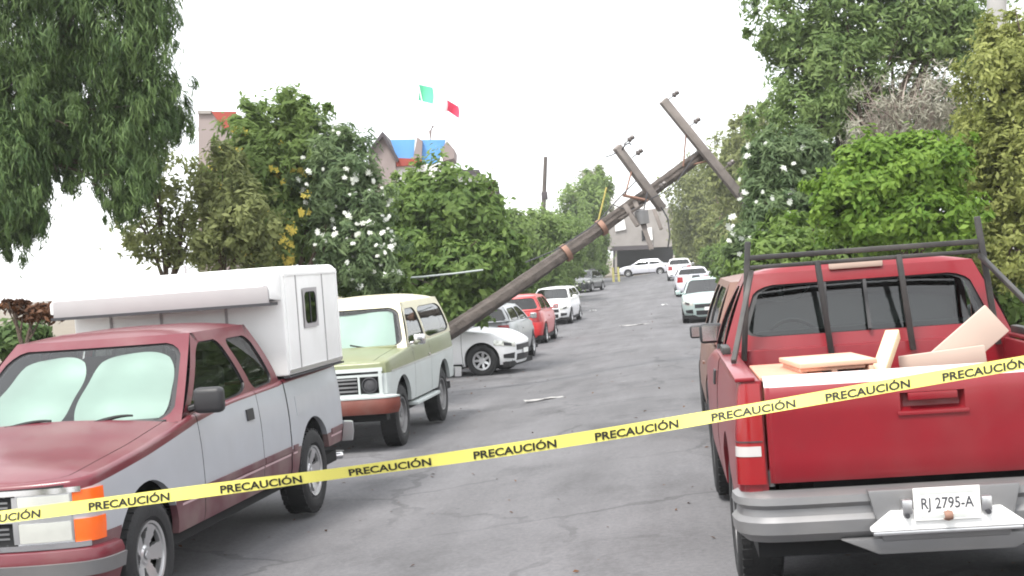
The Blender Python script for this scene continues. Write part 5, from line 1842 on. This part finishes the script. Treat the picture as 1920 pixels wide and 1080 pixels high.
tree('oleander', 'white flowering oleander left of the bright green bush', 'shrub', (1450, 23),
     [(1450, 330, 60, 80, 23), (1440, 420, 70, 70, 22.7), (1510, 310, 50, 60, 23.3), (1490, 400, 60, 80, 23), (1420, 470, 60, 40, 22.5)],
     30000, .085, 'leaf_oleander', .10, clump=.2, fill=.4, aspect=.22, blossoms=(('flower_white', 56, .052, [0, 1, 2, 4, 1], 0),))
tree('leafy_bush', 'bright lime green broad leaved bush behind the red pickup', 'bush', (1660, 19),
     [(1640, 340, 105, 75, 19), (1730, 330, 90, 70, 19), (1600, 380, 75, 60, 18.8), (1740, 410, 100, 55, 18.6), (1660, 420, 90, 50, 18.7), (1690, 290, 80, 45, 19.2)],
     34000, .062, 'leaf_bright', .10, clump=.20, fill=.45, aspect=.45, per=50)
tree('citrus_tree', 'yellow-green fine leaved tree at the right edge of the view', 'tree', (1880, 20),
     [(1880, 180, 90, 110, 20), (1900, 330, 80, 110, 19.8), (1860, 270, 60, 80, 20), (1900, 460, 70, 80, 19.5), (1820, 330, 40, 60, 20), (1960, 120, 90, 120, 20), (1900, 80, 70, 60, 20.5), (1860, 500, 50, 50, 19.4)],
     40000, .055, 'leaf_yellowgreen', .14, clump=.2, fill=.35, aspect=.4)
tree('hedge', 'dark undergrowth at the foot of the bright bush behind the red pickup', 'hedge', (1600, 21),
     [(1480, 500, 110, 60, 21), (1620, 490, 120, 60, 20.5), (1760, 480, 120, 60, 20.5), (1880, 560, 90, 70, 20), (1520, 450, 80, 60, 22)], 34000, .085, 'leaf_green', .08, clump=.2, fill=.4)
tree('hedge', 'dark hedge along the left pavement behind the parked hatchbacks', 'hedge', (900, 38),
     [(700, 560, 90, 60, 24), (820, 570, 90, 50, 30), (800, 560, 70, 40, 38), (880, 550, 60, 35, 48), (950, 540, 50, 30, 62), (1020, 530, 40, 25, 82)], 30000, .11, 'leaf_green', .08, clump=.22, fill=.4)
tree('hedge', 'green hedge along the right pavement behind the parked row', 'hedge', (1400, 34),
     [(1480, 520, 90, 50, 26), (1420, 510, 60, 45, 40), (1385, 500, 40, 40, 56), (1345, 490, 30, 30, 84)], 22000, .11, 'leaf_green', .08, clump=.22, fill=.4)
tree('dead_shrub', 'brown withered branch and leaves left of the camper', 'shrub', (60, 15),
     [(70, 588, 42, 20, 15), (25, 572, 26, 9, 15)], 2200, .045, 'leaf_rust', .05, clump=.28, fill=.2, aspect=.4)
tree('leafy_bush', 'dark green bush at the left edge behind the maroon pickup cab', 'bush', (10, 16),
     [(15, 640, 60, 32, 16), (60, 630, 30, 18, 16)], 5000, .06, 'leaf_pine', .06, clump=.3, fill=.3, aspect=.4)

# unseen trees added behind the camera to darken reflections and block some sky
for k, (x, y, h_, rr) in enumerate(((-8, -14, 4.5, 2.6), (6.5, -17, 3.2, 2.2), (-1.5, -34, 4.5, 3.2), (9, -30, 4, 3), (-10, -28, 5, 3.4))):
    T = thing('broadleaf_tree', ('round tree added unseen at the left behind the camera', 'round tree added unseen at the right behind the camera', 'large tree added unseen in the middle behind the camera',
              'tall tree added unseen farther back at the right behind the camera', 'tall tree added unseen farther back at the left behind the camera')[k], 'tree', (x, y, float(gz(x, y))))
    n_ = 9000
    d = rng.normal(size=(n_, 3)); d /= np.linalg.norm(d, axis=1)[:, None]
    q = d*(rr*(.6+.4*rng.random(n_)))[:, None]*np.array([1, 1, 1.05])+np.array([0, 0, h_*.75])
    leaves_mesh('crown', q, d, .22*(.6+.8*rng.random(n_)), rng.random(n_), .45, 'leaf_mid', T)
    MB().tube([(0, 0, 0), (0.1, 0, h_*.4), (0, 0, h_)], [.22, .17, .05], 10).build('trunk', 'trunk_bark', T)

# fallen leaves along the kerbs
n_ = 5200
side_ = rng.random(n_) < .6
yy = 3+rng.random(n_)**1.6*75
xx = np.where(side_, RX0+.1+np.abs(rng.normal(size=n_))*.9, RX1-.1-np.abs(rng.normal(size=n_))*.8)
far_ = rng.random(n_) < .07
xx = np.where(far_, rng.uniform(-4.5, 1.5, n_), xx)
pos = np.stack([xx, yy, gz(xx, yy)+.012], 1)
nn = rng.normal(size=(n_, 3))*.25+np.array([0, 0, 1.])
nn /= np.linalg.norm(nn, axis=1)[:, None]
lo = leaves_mesh('leaf_litter', pos, nn, .022*(.6+.9*rng.random(n_)), rng.random(n_), .5, 'leaf_rust', None)
tag(lo, kind='stuff')
